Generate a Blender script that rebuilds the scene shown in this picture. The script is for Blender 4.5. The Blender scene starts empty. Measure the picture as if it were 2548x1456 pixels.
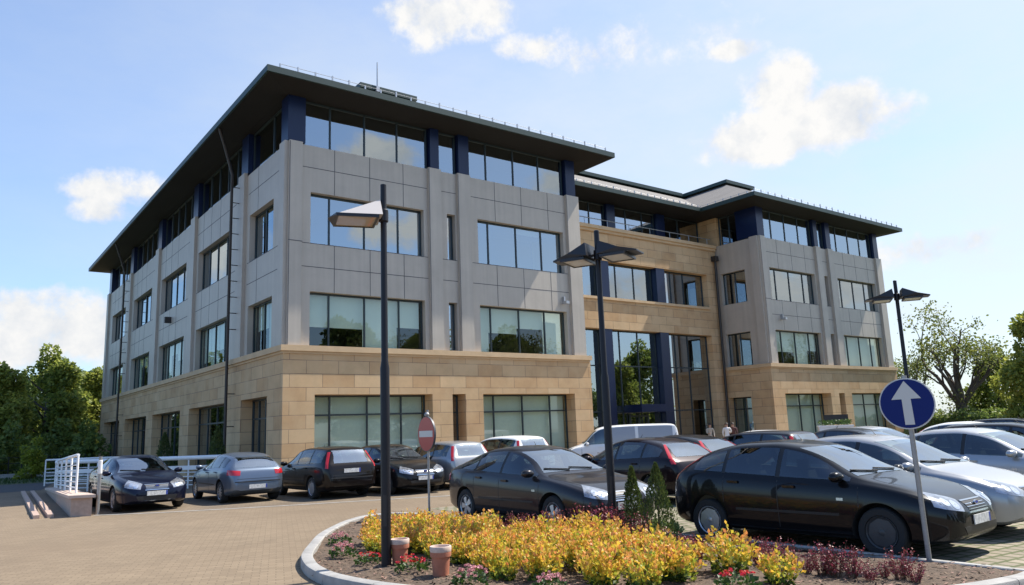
import bpy, bmesh, math, random
import numpy as np
from mathutils import Vector, Matrix
from mathutils.bvhtree import BVHTree

random.seed(7)
rng = np.random.default_rng(11)
SC = bpy.context.scene
COL = SC.collection
R = math.radians

# ------------------------------------------------------------------ camera
CAM = Vector((0, 0, 1.8))
F_PX, YAW, PITCH, ROLL = 1903.2118, 0.92220, 0.17730, -0.03770   # focal length for a 2547 px wide frame
FW = Vector((math.cos(YAW)*math.cos(PITCH), math.sin(YAW)*math.cos(PITCH), math.sin(PITCH)))
_r = Vector((math.sin(YAW), -math.cos(YAW), 0)); _u = _r.cross(FW)
RT = math.cos(ROLL)*_r + math.sin(ROLL)*_u
UP = -math.sin(ROLL)*_r + math.cos(ROLL)*_u

def ray(x, y):
    return (FW*F_PX + RT*(x-1273.5) + UP*(728-y)).normalized()
def on_z(x, y, z=0.0):
    d = ray(x, y); return CAM + d*((z-CAM.z)/d.z)
def on_y(x, y, Y):
    d = ray(x, y); return CAM + d*(Y/d.y)
def on_x(x, y, X):
    d = ray(x, y); return CAM + d*(X/d.x)
def at_range(x, y, r):
    return CAM + ray(x, y)*r

cam_d = bpy.data.cameras.new("camera"); cam = bpy.data.objects.new("camera", cam_d); COL.objects.link(cam)
cam_d.sensor_width = 36; cam_d.lens = 36*F_PX/2547; cam_d.clip_start = .1; cam_d.clip_end = 3000
M = Matrix((RT, UP, -FW)).transposed().to_4x4(); M.translation = CAM
cam.matrix_world = M
SC.camera = cam

# ------------------------------------------------------------------ materials
def new_mat(name):
    m = bpy.data.materials.new(name); m.use_nodes = True
    nt = m.node_tree
    return m, nt, nt.nodes["Principled BSDF"]

def mat(name, col, rough=.5, metal=0., spec=.5, coat=0., var=0., vscale=3., bump=0., bscale=40., transl=0., island=0., coord='Object', coat_rough=.03):
    m, nt, p = new_mat(name)
    N, L = nt.nodes, nt.links
    p.inputs["Base Color"].default_value = (*col, 1)
    p.inputs["Roughness"].default_value = rough
    p.inputs["Metallic"].default_value = metal
    p.inputs["Specular IOR Level"].default_value = spec
    p.inputs["Coat Weight"].default_value = coat
    p.inputs["Coat Roughness"].default_value = coat_rough
    out_col = None
    if var or bump:
        tc = N.new("ShaderNodeTexCoord")
    if var:
        nz = N.new("ShaderNodeTexNoise"); nz.inputs["Scale"].default_value = vscale; nz.inputs["Detail"].default_value = 6
        nz.inputs["Roughness"].default_value = .65
        L.new(tc.outputs[coord], nz.inputs["Vector"])
        mr = N.new("ShaderNodeMapRange"); mr.inputs[1].default_value = .25; mr.inputs[2].default_value = .75
        mr.inputs[3].default_value = 1-var; mr.inputs[4].default_value = 1+var
        L.new(nz.outputs["Fac"], mr.inputs[0])
        mx = N.new("ShaderNodeVectorMath"); mx.operation = 'SCALE'
        mx.inputs[0].default_value = col
        L.new(mr.outputs[0], mx.inputs["Scale"]); out_col = mx.outputs[0]
    if island:
        g = N.new("ShaderNodeNewGeometry")
        hs = N.new("ShaderNodeHueSaturation")
        a = N.new("ShaderNodeMapRange"); a.inputs[3].default_value = 1-island; a.inputs[4].default_value = 1+island
        L.new(g.outputs["Random Per Island"], a.inputs[0]); L.new(a.outputs[0], hs.inputs["Value"])
        b = N.new("ShaderNodeMath"); b.operation = 'MULTIPLY_ADD'; b.inputs[1].default_value = -.05; b.inputs[2].default_value = .525
        L.new(g.outputs["Random Per Island"], b.inputs[0]); L.new(b.outputs[0], hs.inputs["Hue"])
        if out_col is None: hs.inputs["Color"].default_value = (*col, 1)
        else: L.new(out_col, hs.inputs["Color"])
        out_col = hs.outputs[0]
    if out_col is not None: L.new(out_col, p.inputs["Base Color"])
    if bump:
        nb = N.new("ShaderNodeTexNoise"); nb.inputs["Scale"].default_value = bscale; nb.inputs["Detail"].default_value = 5
        L.new(tc.outputs[coord], nb.inputs["Vector"])
        bp = N.new("ShaderNodeBump"); bp.inputs["Strength"].default_value = bump; bp.inputs["Distance"].default_value = .02
        L.new(nb.outputs["Fac"], bp.inputs["Height"]); L.new(bp.outputs[0], p.inputs["Normal"])
    if transl:
        t = N.new("ShaderNodeBsdfTranslucent"); t.inputs[0].default_value = (*col, 1)
        if out_col is not None: L.new(out_col, t.inputs[0])
        ms = N.new("ShaderNodeMixShader"); ms.inputs[0].default_value = transl
        L.new(p.outputs[0], ms.inputs[1]); L.new(t.outputs[0], ms.inputs[2])
        L.new(ms.outputs[0], N["Material Output"].inputs["Surface"])
    return m

def block_mat(name, c1, c2, mortar, bw, bh, ms=.012, rough=.8, plan=False, var=.18, bump=.3, vscale=.7, rot=0., patch=None):
    """courses of blocks; plan=True lays them on the ground"""
    m, nt, p = new_mat(name); N, L = nt.nodes, nt.links
    tc = N.new("ShaderNodeTexCoord")
    if plan:
        mp = N.new("ShaderNodeMapping"); mp.inputs["Rotation"].default_value = (0, 0, rot)
        L.new(tc.outputs["Object"], mp.inputs["Vector"]); vec = mp.outputs[0]
    else:
        sx = N.new("ShaderNodeSeparateXYZ"); L.new(tc.outputs["Object"], sx.inputs[0])
        ad = N.new("ShaderNodeMath"); ad.operation = 'ADD'; L.new(sx.outputs[0], ad.inputs[0]); L.new(sx.outputs[1], ad.inputs[1])
        cb = N.new("ShaderNodeCombineXYZ"); L.new(ad.outputs[0], cb.inputs[0]); L.new(sx.outputs[2], cb.inputs[1]); vec = cb.outputs[0]
    br = N.new("ShaderNodeTexBrick")
    br.inputs["Color1"].default_value = (*c1, 1); br.inputs["Color2"].default_value = (*c2, 1); br.inputs["Mortar"].default_value = (*mortar, 1)
    br.inputs["Scale"].default_value = 1; br.inputs["Brick Width"].default_value = bw; br.inputs["Row Height"].default_value = bh
    br.inputs["Mortar Size"].default_value = ms; br.inputs["Bias"].default_value = 0; br.offset = .5
    L.new(vec, br.inputs["Vector"])
    nz = N.new("ShaderNodeTexNoise"); nz.inputs["Scale"].default_value = vscale; nz.inputs["Detail"].default_value = 8; nz.inputs["Roughness"].default_value = .7
    L.new(tc.outputs["Object"], nz.inputs["Vector"])
    mr = N.new("ShaderNodeMapRange"); mr.inputs[1].default_value = .25; mr.inputs[2].default_value = .75
    mr.inputs[3].default_value = 1-var; mr.inputs[4].default_value = 1+var
    L.new(nz.outputs["Fac"], mr.inputs[0])
    mx = N.new("ShaderNodeVectorMath"); mx.operation = 'SCALE'; L.new(br.outputs["Color"], mx.inputs[0]); L.new(mr.outputs[0], mx.inputs["Scale"])
    col = mx.outputs[0]
    if patch:
        n2 = N.new("ShaderNodeTexNoise"); n2.inputs["Scale"].default_value = patch[1]; n2.inputs["Detail"].default_value = 3
        L.new(tc.outputs["Object"], n2.inputs["Vector"])
        m2 = N.new("ShaderNodeMapRange"); m2.inputs[1].default_value = .45; m2.inputs[2].default_value = .7; m2.inputs[4].default_value = patch[2]
        L.new(n2.outputs["Fac"], m2.inputs[0])
        mc = N.new("ShaderNodeMix"); mc.data_type = 'RGBA'; mc.inputs["B"].default_value = (*patch[0], 1)
        L.new(m2.outputs[0], mc.inputs["Factor"]); L.new(col, mc.inputs["A"]); col = mc.outputs["Result"]
    L.new(col, p.inputs["Base Color"])
    p.inputs["Roughness"].default_value = rough
    p.inputs["Specular IOR Level"].default_value = .25
    inv = N.new("ShaderNodeMath"); inv.operation = 'MULTIPLY_ADD'; inv.inputs[1].default_value = -1.; inv.inputs[2].default_value = 1
    L.new(br.outputs["Fac"], inv.inputs[0])
    ah = N.new("ShaderNodeMath"); ah.operation = 'ADD'; L.new(inv.outputs[0], ah.inputs[0])
    n3 = N.new("ShaderNodeTexNoise"); n3.inputs["Scale"].default_value = 30; n3.inputs["Detail"].default_value = 4
    L.new(tc.outputs["Object"], n3.inputs["Vector"]); L.new(n3.outputs["Fac"], ah.inputs[1])
    bp = N.new("ShaderNodeBump"); bp.inputs["Strength"].default_value = bump; bp.inputs["Distance"].default_value = .008
    L.new(ah.outputs[0], bp.inputs["Height"]); L.new(bp.outputs[0], p.inputs["Normal"])
    return m

def pane_mat(name, tint=(.5, .58, .55), refl=.42, gcol=(.72, .8, .84), wav=.0):
    m, nt, p = new_mat(name); N, L = nt.nodes, nt.links
    N.remove(p)
    t = N.new("ShaderNodeBsdfTransparent"); t.inputs[0].default_value = (*tint, 1)
    g = N.new("ShaderNodeBsdfGlossy"); g.inputs["Color"].default_value = (*gcol, 1); g.inputs["Roughness"].default_value = .0
    ge = N.new("ShaderNodeNewGeometry"); dp = N.new("ShaderNodeVectorMath"); dp.operation = 'DOT_PRODUCT'
    L.new(ge.outputs["Incoming"], dp.inputs[0]); L.new(ge.outputs["Normal"], dp.inputs[1])
    def mm(op, *q):
        n = N.new("ShaderNodeMath"); n.operation = op
        for i, x in enumerate(q):
            if isinstance(x, (int, float)): n.inputs[i].default_value = x
            else: L.new(x, n.inputs[i])
        return n
    c = mm('ABSOLUTE', dp.outputs["Value"]); c = mm('SUBTRACT', 1., c.outputs[0]); c = mm('POWER', c.outputs[0], 5.)   # Schlick, both sides alike
    c = mm('MULTIPLY_ADD', c.outputs[0], .92, .08)
    a = mm('MULTIPLY_ADD', c.outputs[0], 1-refl, refl)
    ms = N.new("ShaderNodeMixShader"); L.new(a.outputs[0], ms.inputs[0]); L.new(t.outputs[0], ms.inputs[1]); L.new(g.outputs[0], ms.inputs[2])
    L.new(ms.outputs[0], N["Material Output"].inputs["Surface"])
    if wav:
        tc = N.new("ShaderNodeTexCoord"); nz = N.new("ShaderNodeTexNoise"); nz.inputs["Scale"].default_value = .5; nz.inputs["Detail"].default_value = 1
        L.new(tc.outputs["Object"], nz.inputs["Vector"])
        bp = N.new("ShaderNodeBump"); bp.inputs["Strength"].default_value = wav; bp.inputs["Distance"].default_value = .05
        L.new(nz.outputs["Fac"], bp.inputs["Height"]); L.new(bp.outputs[0], g.inputs["Normal"])
    return m

# ------------------------------------------------------------------ mesh building
class MB:
    def __init__(s, f=None): s.v = []; s.fc = []; s.mi = []; s.f = f
    def add(s, pts, faces, m=0):
        o = len(s.v)
        if s.f: pts = [s.f(*p) for p in pts]
        s.v += [tuple(p) for p in pts]
        for f in faces: s.fc.append(tuple(i+o for i in f)); s.mi.append(m)
    def quad(s, a, b, c, d, m=0): s.add([a, b, c, d], [(0, 1, 2, 3)], m)
    def poly(s, pts, m=0): s.add(pts, [tuple(range(len(pts)))], m)
    def box(s, x0, x1, y0, y1, z0, z1, m=0):
        s.add([(x0,y0,z0),(x1,y0,z0),(x1,y1,z0),(x0,y1,z0),(x0,y0,z1),(x1,y0,z1),(x1,y1,z1),(x0,y1,z1)],
              [(3,2,1,0),(4,5,6,7),(0,1,5,4),(1,2,6,5),(2,3,7,6),(3,0,4,7)], m)
    def obox(s, P, a0, a1, z0, z1, d0, d1, m=0):
        c = [P(a,z,d) for d in (d0,d1) for (a,z) in ((a0,z0),(a1,z0),(a1,z1),(a0,z1))]
        s.add(c, [(0,1,2,3),(7,6,5,4),(0,4,5,1),(1,5,6,2),(2,6,7,3),(3,7,4,0)], m)
    def prism(s, poly, z0, z1, m=0):
        n = len(poly); s.add([(x,y,z0) for x,y in poly]+[(x,y,z1) for x,y in poly],
            [tuple(reversed(range(n))), tuple(range(n,2*n))]+[(i,(i+1)%n,n+(i+1)%n,n+i) for i in range(n)], m)
    def tube(s, pts, r, n=8, m=0, caps=True):
        pts = [Vector(p) for p in pts]; k = len(pts)
        rr = r if isinstance(r, (list, tuple)) else [r]*k
        o = len(s.v); ref = None
        for i, p in enumerate(pts):
            d = (pts[min(i+1,k-1)]-pts[max(i-1,0)]).normalized()
            if ref is None:
                ref = Vector((0,0,1)) if abs(d.z) < .9 else Vector((1,0,0))
            a = d.cross(ref)
            if a.length < 1e-4: a = d.cross(Vector((0,1,0)))
            a.normalize(); b = d.cross(a); 
            for j in range(n):
                t = 2*math.pi*j/n; q = p + (a*math.cos(t)+b*math.sin(t))*rr[i]
                s.v.append(tuple(s.f(*q)) if s.f else tuple(q))
        for i in range(k-1):
            for j in range(n):
                s.fc.append((o+i*n+j, o+i*n+(j+1)%n, o+(i+1)*n+(j+1)%n, o+(i+1)*n+j)); s.mi.append(m)
        if caps:
            s.fc.append(tuple(o+j for j in reversed(range(n)))); s.mi.append(m)
            s.fc.append(tuple(o+(k-1)*n+j for j in range(n))); s.mi.append(m)
    def lathe(s, prof, n=20, m=0, axis='z', c=(0,0,0)):
        o = len(s.v)
        for (r, h) in prof:
            for j in range(n):
                t = 2*math.pi*j/n
                q = (r*math.cos(t), r*math.sin(t), h) if axis == 'z' else (r*math.cos(t), h, r*math.sin(t))
                q = (q[0]+c[0], q[1]+c[1], q[2]+c[2])
                s.v.append(tuple(s.f(*q)) if s.f else q)
        for i in range(len(prof)-1):
            for j in range(n):
                s.fc.append((o+i*n+j, o+i*n+(j+1)%n, o+(i+1)*n+(j+1)%n, o+(i+1)*n+j)); s.mi.append(m)
        for i, q in ((0, 1), (len(prof)-1, 0)):
            if prof[i][0] > 1e-6:
                s.fc.append(tuple(o+i*n+j for j in range(n))); s.mi.append(m)
    def mesh(s, name, mats, off=(0,0,0), smooth=None):
        me = bpy.data.meshes.new(name)
        v = [(a-off[0], b-off[1], c-off[2]) for a,b,c in s.v]
        me.from_pydata(v, [], s.fc)
        for m in (mats if isinstance(mats, (list,tuple)) else [mats]): me.materials.append(m)
        me.polygons.foreach_set("material_index", s.mi)
        if smooth is not None:
            me.polygons.foreach_set("use_smooth", [True]*len(me.polygons))
            me.set_sharp_from_angle(angle=R(smooth))
        me.update()
        return me
    def build(s, name, mats, parent=None, off=(0,0,0), smooth=None):
        o = bpy.data.objects.new(name, s.mesh(name, mats, off, smooth)); COL.objects.link(o)
        if parent: o.parent = parent
        return o

def obj(name, me, parent=None, loc=(0,0,0), rz=0):
    o = bpy.data.objects.new(name, me); COL.objects.link(o); o.location = loc; o.rotation_euler = (0,0,rz)
    if parent: o.parent = parent
    return o
def tag(o, label=None, cat=None, group=None, kind=None):
    if label: o["label"] = label
    if cat: o["category"] = cat
    if group: o["group"] = group
    if kind: o["kind"] = kind
    return o
def thing(name, label, cat, loc=(0,0,0), rz=0, group=None):
    o = bpy.data.objects.new(name, None); COL.objects.link(o); o.empty_display_size = .2
    o.location = loc; o.rotation_euler = (0,0,rz)
    return tag(o, label, cat, group)
def copy_tree(o, parent=None):
    c = o.copy(); COL.objects.link(c)
    if parent: c.parent = parent
    for ch in o.children: copy_tree(ch, c)
    return c

# ------------------------------------------------------------------ light and sky
EL, AZ = R(54.85), R(101.5)      # AZ from +Y towards +X
SUN = Vector((math.cos(EL)*math.sin(AZ), math.cos(EL)*math.cos(AZ), math.sin(EL)))
sd = bpy.data.lights.new("sun", 'SUN'); sd.energy = 5.0; sd.angle = R(.5); sd.color = (1, .94, .85)
so = bpy.data.objects.new("sun", sd); COL.objects.link(so); so.rotation_euler = SUN.to_track_quat('Z', 'Y').to_euler()

W = bpy.data.worlds.new("World"); SC.world = W; W.use_nodes = True
def build_world():
    nt = W.node_tree; N, L = nt.nodes, nt.links
    bg = N["Background"]; bg.inputs["Strength"].default_value = SKY_STRENGTH
    sky = N.new("ShaderNodeTexSky"); sky.sky_type = 'NISHITA'; sky.sun_disc = False
    sky.sun_elevation = EL; sky.sun_rotation = AZ
    sky.air_density = 1.0; sky.dust_density = 1.0; sky.ozone_density = 1.6
    tc = N.new("ShaderNodeTexCoord")
    D = tc.outputs["Generated"]
    def vm(op, a, b=None, sc=None):
        n = N.new("ShaderNodeVectorMath"); n.operation = op
        for i, q in ((0, a), (1, b)):
            if q is None: continue
            if isinstance(q, (tuple, list, Vector)): n.inputs[i].default_value = tuple(q)
            else: L.new(q, n.inputs[i])
        if sc is not None: n.inputs["Scale"].default_value = sc
        return n.outputs["Value"] if op in ('DOT_PRODUCT', 'LENGTH') else n.outputs[0]
    def m1(op, a, b=None, c=None, clamp=False):
        n = N.new("ShaderNodeMath"); n.operation = op; n.use_clamp = clamp
        for i, q in enumerate((a, b, c)):
            if q is None: continue
            if isinstance(q, (int, float)): n.inputs[i].default_value = q
            else: L.new(q, n.inputs[i])
        return n.outputs[0]
    def noise(scale, detail=7, rough=.58, off=(0,0,0), stretch=1.):
        mp = N.new("ShaderNodeMapping"); mp.inputs["Location"].default_value = off; mp.inputs["Scale"].default_value = (1, 1, stretch)
        L.new(D, mp.inputs["Vector"])
        n = N.new("ShaderNodeTexNoise"); n.inputs["Scale"].default_value = scale; n.inputs["Detail"].default_value = detail; n.inputs["Roughness"].default_value = rough
        L.new(mp.outputs[0], n.inputs["Vector"]); return n.outputs["Fac"]
    nf = noise(17, 12, .62); nf2 = noise(17, 12, .62, tuple(SUN*.22)); nb = noise(5.5, 3, .5, (3, 1, 2)); nlow = noise(9, 6, .55, (.3, .2, 5.06))
    # clouds in their own directions: (x, y, half width, half height) as angles from a central direction
    best = None; low = None
    for (x, y, a, b, s, mir) in CLOUDS:
        c = ray(x, y)
        if mir == 'y': c = Vector((c.x, -c.y, c.z))
        if mir == 'x': c = Vector((-c.x, c.y, c.z))
        h = Vector((c.y, -c.x, 0)).normalized(); v = h.cross(c).normalized()
        hx = vm('DOT_PRODUCT', D, h*(1/a)); vy = vm('DOT_PRODUCT', D, v*(1/b)); vy = m1('SUBTRACT', vy, c.dot(v)/b)
        cc = vm('DOT_PRODUCT', D, c)
        e = m1('ADD', m1('MULTIPLY', hx, hx), m1('MULTIPLY', vy, vy))
        f = m1('MULTIPLY', m1('SUBTRACT', 1., e), s)
        f = m1('ADD', m1('MAXIMUM', f, -2.5), m1('MULTIPLY', m1('LESS_THAN', cc, .3), -9.))
        best = f if best is None else m1('MAXIMUM', best, f)
        vv = m1('ADD', m1('MULTIPLY', vy, 1.), m1('MULTIPLY', m1('SUBTRACT', f, 0.), 0.))
    wob = m1('MULTIPLY_ADD', nf, 4.4, -2.3)
    wob2 = m1('MULTIPLY_ADD', nb, 1.2, -.65)
    dens = m1('ADD', m1('ADD', best, wob), wob2)
    mr = N.new("ShaderNodeMapRange"); mr.interpolation_type = 'SMOOTHSTEP'; mr.inputs[1].default_value = -.3; mr.inputs[2].default_value = .95
    L.new(dens, mr.inputs[0])
    # thin high veil, thicker towards the sun's side
    veil = m1('MULTIPLY', m1('MULTIPLY_ADD', noise(2.2, 8, .62, (1, 4, 0), 2.5), 2.2, -.62, True), .5)
    side = m1('MULTIPLY_ADD', vm('DOT_PRODUCT', D, tuple((Vector((.985, .17, 0))))), 1.0, .2, True)
    veil = m1('MULTIPLY', m1('ADD', veil, .38), side, None, True)
    veil = m1('MULTIPLY', veil, VEIL, None, True)
    # cloud brightness: bright tops, greyer where dense and low in the clump
    shade = m1('ADD', m1('MULTIPLY_ADD', nlow, 1.1, .12), m1('MULTIPLY', m1('SUBTRACT', nf, nf2), 2.6), None, True)
    cc_ = N.new("ShaderNodeMix"); cc_.data_type = 'RGBA'
    cc_.inputs["A"].default_value = CLOUD_DARK; cc_.inputs["B"].default_value = CLOUD_LIGHT
    L.new(shade, cc_.inputs["Factor"])
    mv = N.new("ShaderNodeMix"); mv.data_type = 'RGBA'; mv.inputs["B"].default_value = VEIL_COL
    tint = N.new("ShaderNodeMix"); tint.data_type = 'RGBA'; tint.blend_type = 'MULTIPLY'; tint.inputs["Factor"].default_value = 1; tint.inputs["B"].default_value = SKY_TINT
    L.new(sky.outputs[0], tint.inputs["A"])
    L.new(veil, mv.inputs["Factor"]); L.new(tint.outputs["Result"], mv.inputs["A"])
    mc = N.new("ShaderNodeMix"); mc.data_type = 'RGBA'
    L.new(mr.outputs[0], mc.inputs["Factor"]); L.new(mv.outputs["Result"], mc.inputs["A"]); L.new(cc_.outputs["Result"], mc.inputs["B"])
    L.new(mc.outputs["Result"], bg.inputs["Color"])
SKY_STRENGTH = .105
SKY_TINT = (.98, 1.18, 1.42, 1)
VEIL = 1.0
VEIL_COL = (4.75, 5.05, 5.1, 1)
CLOUD_LIGHT = (5.6, 5.55, 5.45, 1); CLOUD_DARK = (4.1, 4.35, 4.7, 1)
CLOUDS = [(1985, 318, .135, .040, 1.9, ''), (1945, 240, .048, .05, 1.6, ''), (2080, 290, .06, .045, 1.6, ''), (1110, 45, .085, .042, 1.3, ''), (1180, 20, .05, .04, 1.2, ''),
          (1300, 118, .055, .018, .8, ''), (1545, 105, .10, .035, .35, ''), (1832, 124, .032, .012, .9, ''),
          (265, 480, .055, .03, 1.0, ''), (250, 520, .05, .02, 1.0, ''), (370, 470, .035, .022, .9, ''), (120, 810, .115, .048, 1.5, ''), (30, 850, .1, .04, 1.3, ''),
          (2320, 618, .085, .02, .9, ''), 
          (930, 395, .06, .03, 1.2, 'y'), (1390, 450, .05, .03, 1.0, 'y'), (1000, 570, .07, .03, 1.0, 'y'), (1570, 720, .06, .03, 1.2, 'y'), (1980, 760, .12, .05, 1.2, 'y'), (2110, 740, .1, .05, 1.0, 'y'), (550, 640, .08, .06, 1.0, 'x')]
build_world()
SC.view_settings.view_transform = 'Standard'; SC.view_settings.look = 'None'
SC.view_settings.exposure = 0.75; SC.view_settings.gamma = 1.0
try: SC.view_settings.use_curve_mapping = False
except Exception: pass
# ------------------------------------------------------------------ office building
BS = 1.18
def B(x, y, z): return (BS*x, BS*y, 1.8+BS*(z-1.9))
Z0 = 1.9-1.8/BS                      # ground in building units
XA, YA, WL, LL = 9.1, 24.41, 13.2, 33.15      # near wing
XB, YB = 35.85, 24.6                          
YC = 27.5                                     
ZC0, ZC1, ZP, ZS = 4.65, 4.9, 11.95, 13.66    # cornice, parapet, soffit
BOFF = B(XA, YA, Z0)

M_stone = block_mat("sandstone", (.60, .42, .235), (.50, .315, .16), (.22, .145, .09), 1.35, .53, .011, var=.2, patch=((.60, .43, .25), 1.1, .6))
M_corn = mat("sandstone_trim", (.58, .41, .235), .8, var=.12, vscale=1.5)
M_panel = mat("grey_cladding", (.47, .42, .35), .5, .1, var=.09, vscale=.8, bump=.03, bscale=2)
_N, _L = M_panel.node_tree.nodes, M_panel.node_tree.links     # faint rain streaks
_tc = _N.new("ShaderNodeTexCoord"); _mp = _N.new("ShaderNodeMapping"); _mp.inputs["Scale"].default_value = (5, 5, .22); _L.new(_tc.outputs["Object"], _mp.inputs["Vector"])
_nz = _N.new("ShaderNodeTexNoise"); _nz.inputs["Scale"].default_value = 1.; _nz.inputs["Detail"].default_value = 5; _L.new(_mp.outputs[0], _nz.inputs["Vector"])
_mr = _N.new("ShaderNodeMapRange"); _mr.inputs[1].default_value = .3; _mr.inputs[2].default_value = .7; _mr.inputs[3].default_value = .93; _mr.inputs[4].default_value = 1.04; _L.new(_nz.outputs["Fac"], _mr.inputs[0])
_pb = _N["Principled BSDF"]; _src = _pb.inputs["Base Color"].links[0].from_socket; _sc = _N.new("ShaderNodeVectorMath"); _sc.operation = 'SCALE'; _L.new(_src, _sc.inputs[0]); _L.new(_mr.outputs[0], _sc.inputs["Scale"]); _L.new(_sc.outputs[0], _pb.inputs["Base Color"])
M_joint = mat("cladding_joint", (.09, .09, .10), .7)
M_blue = mat("blue_column_cladding", (.006, .014, .052), .28, 0, .4)
M_frame = mat("window_frame_dark", (.022, .035, .04), .4)
M_pane = pane_mat("window_glass", wav=.12)
M_pane_low = pane_mat("window_glass_low", tint=(.82, .90, .85), refl=.03, gcol=(.75, .82, .84), wav=.05)
M_pane_dark = pane_mat("window_glass_dark", tint=(.32, .34, .33), refl=.46, gcol=(.75, .8, .84), wav=.05)
M_blind = mat("pale_green_blind", (.66, .70, .62), .9, var=.04, vscale=1, island=.07)
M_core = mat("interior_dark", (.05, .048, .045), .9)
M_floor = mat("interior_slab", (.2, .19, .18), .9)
M_fascia = mat("green_fascia", (.018, .042, .037), .5, var=.1)
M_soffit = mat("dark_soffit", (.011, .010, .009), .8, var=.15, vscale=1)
M_roof = block_mat("roof_sheets", (.19, .175, .16), (.17, .158, .145), (.09, .082, .075), .5, 4., .02, var=.1, bump=.2)
M_pipe = mat("pipe_dark", (.03, .025, .022), .5)
M_metal = mat("galvanised_metal", (.45, .46, .47), .4, .6, var=.1, vscale=8)
M_white = mat("white_paint", (.75, .75, .74), .5, var=.06)

office = thing("office_building", "four storey office building with grey clad upper floors, sandstone ground floor and dark overhanging roof", "building", BOFF)

def PX(fixed, sgn=1):   # facade along x, depth goes to +y
    return lambda a, z, d: (a, fixed+d*sgn, z)
def PY(fixed, sgn=1):   # facade along y, depth goes to +x
    return lambda a, z, d: (fixed+d*sgn, a, z)

def facade(mb, P, a0, a1, z0, z1, holes, depth, m=0):
    aa = sorted({a0, a1, *[h[0] for h in holes], *[h[1] for h in holes]}); zz = sorted({z0, z1, *[h[2] for h in holes], *[h[3] for h in holes]})
    aa = [a for a in aa if a0 <= a <= a1]; zz = [z for z in zz if z0 <= z <= z1]
    for i in range(len(aa)-1):
        for j in range(len(zz)-1):
            ca, cz = (aa[i]+aa[i+1])/2, (zz[j]+zz[j+1])/2
            if any(h[0] < ca < h[1] and h[2] < cz < h[3] for h in holes): continue
            mb.quad(P(aa[i], zz[j], 0), P(aa[i+1], zz[j], 0), P(aa[i+1], zz[j+1], 0), P(aa[i], zz[j+1], 0), m)
    for (b0, b1, c0, c1) in holes:
        mb.quad(P(b0,c0,0), P(b0,c1,0), P(b0,c1,depth), P(b0,c0,depth), m)
        mb.quad(P(b1,c0,0), P(b1,c0,depth), P(b1,c1,depth), P(b1,c1,0), m)
        mb.quad(P(b0,c1,0), P(b1,c1,0), P(b1,c1,depth), P(b0,c1,depth), m)
        if c0 > z0+.001: mb.quad(P(b0,c0,0), P(b0,c0,depth), P(b1,c0,depth), P(b1,c0,0), m)

def part(mb, name, mats, parent=office, smooth=None):
    o = mb.build(name, mats, None, BOFF, smooth); o.parent = parent
    return o

def window(P, a0, a1, z0, z1, d, mull=(), trans=(), blinds=None, glass=M_pane, fw=.05):
    """frame with its panes (and blinds) as sub-parts; every piece sits in the same building frame"""
    mb = MB(B); D0, D1 = d-.07, d
    mb.obox(P, a0, a1, z1-fw*1.3, z1-.002, D0, D1); mb.obox(P, a0, a1, z0+.002, z0+fw, D0, D1)
    mb.obox(P, a0+.002, a0+fw, z0+fw, z1-fw*1.3, D0, D1); mb.obox(P, a1-fw, a1-.002, z0+fw, z1-fw*1.3, D0, D1)
    xs = [a0+fw] + sorted(mull) + [a1-fw]
    for q in mull: mb.obox(P, q-fw*.55, q+fw*.55, z0+fw, z1-fw*1.3, D0+.004, D1)
    for t in trans:
        for i in range(len(xs)-1):
            mb.obox(P, xs[i]+(fw*.55 if i else 0), xs[i+1]-(fw*.55 if i < len(xs)-2 else 0), t-fw*.6, t+fw*.6, D0+.008, D1)
    w = part(mb, "window", M_frame)
    g = MB(B); g.quad(P(a0+.01,z0+.01,d-.03), P(a1-.01,z0+.01,d-.03), P(a1-.01,z1-.01,d-.03), P(a0+.01,z1-.01,d-.03))
    part(g, "pane", glass, w)
    if blinds:
        b = MB(B); n = len(xs)-1; any_ = False
        for i in range(n):
            f = blinds[i % len(blinds)]
            if f <= 0: continue
            zb = z1 - (z1-z0)*f; any_ = True
            k = 1
            for q in range(k):       # slightly folded vertical slats
                x0 = xs[i]+(xs[i+1]-xs[i])*q/k; x1 = xs[i]+(xs[i+1]-xs[i])*(q+1)/k
                b.quad(P(x0, zb, d+.12), P(x1, zb, d+.12+.007), P(x1, z1, d+.12+.007), P(x0, z1, d+.12))
        if any_: part(b, "blind", M_blind, w)
    return w

W1, W2 = (5.0, 6.77), (8.45, 10.27)

stone = MB(B); clad = MB(B); corn = MB(B); cols = []; core = MB(B)

def joint_h(P, a0, a1, z): clad.obox(P, a0, a1, z-.012, z+.012, -.004, .006, 1)
def joint_v(P, a, z0, z1, d=0): clad.obox(P, a-.011, a+.011, z0, z1, d-.004, d+.006, 1)
def pillar(P, a0, a1, z0=ZC1, z1=ZP+.03, pr=.13):
    clad.obox(P, a0, a1, z0, z1, -pr, -.001, 0)
def column(P, a0, a1, z0, z1, d0, d1):
    mb = MB(B); mb.obox(P, a0, a1, z0, z1, d0, d1); part(mb, "column", M_blue)

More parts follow.
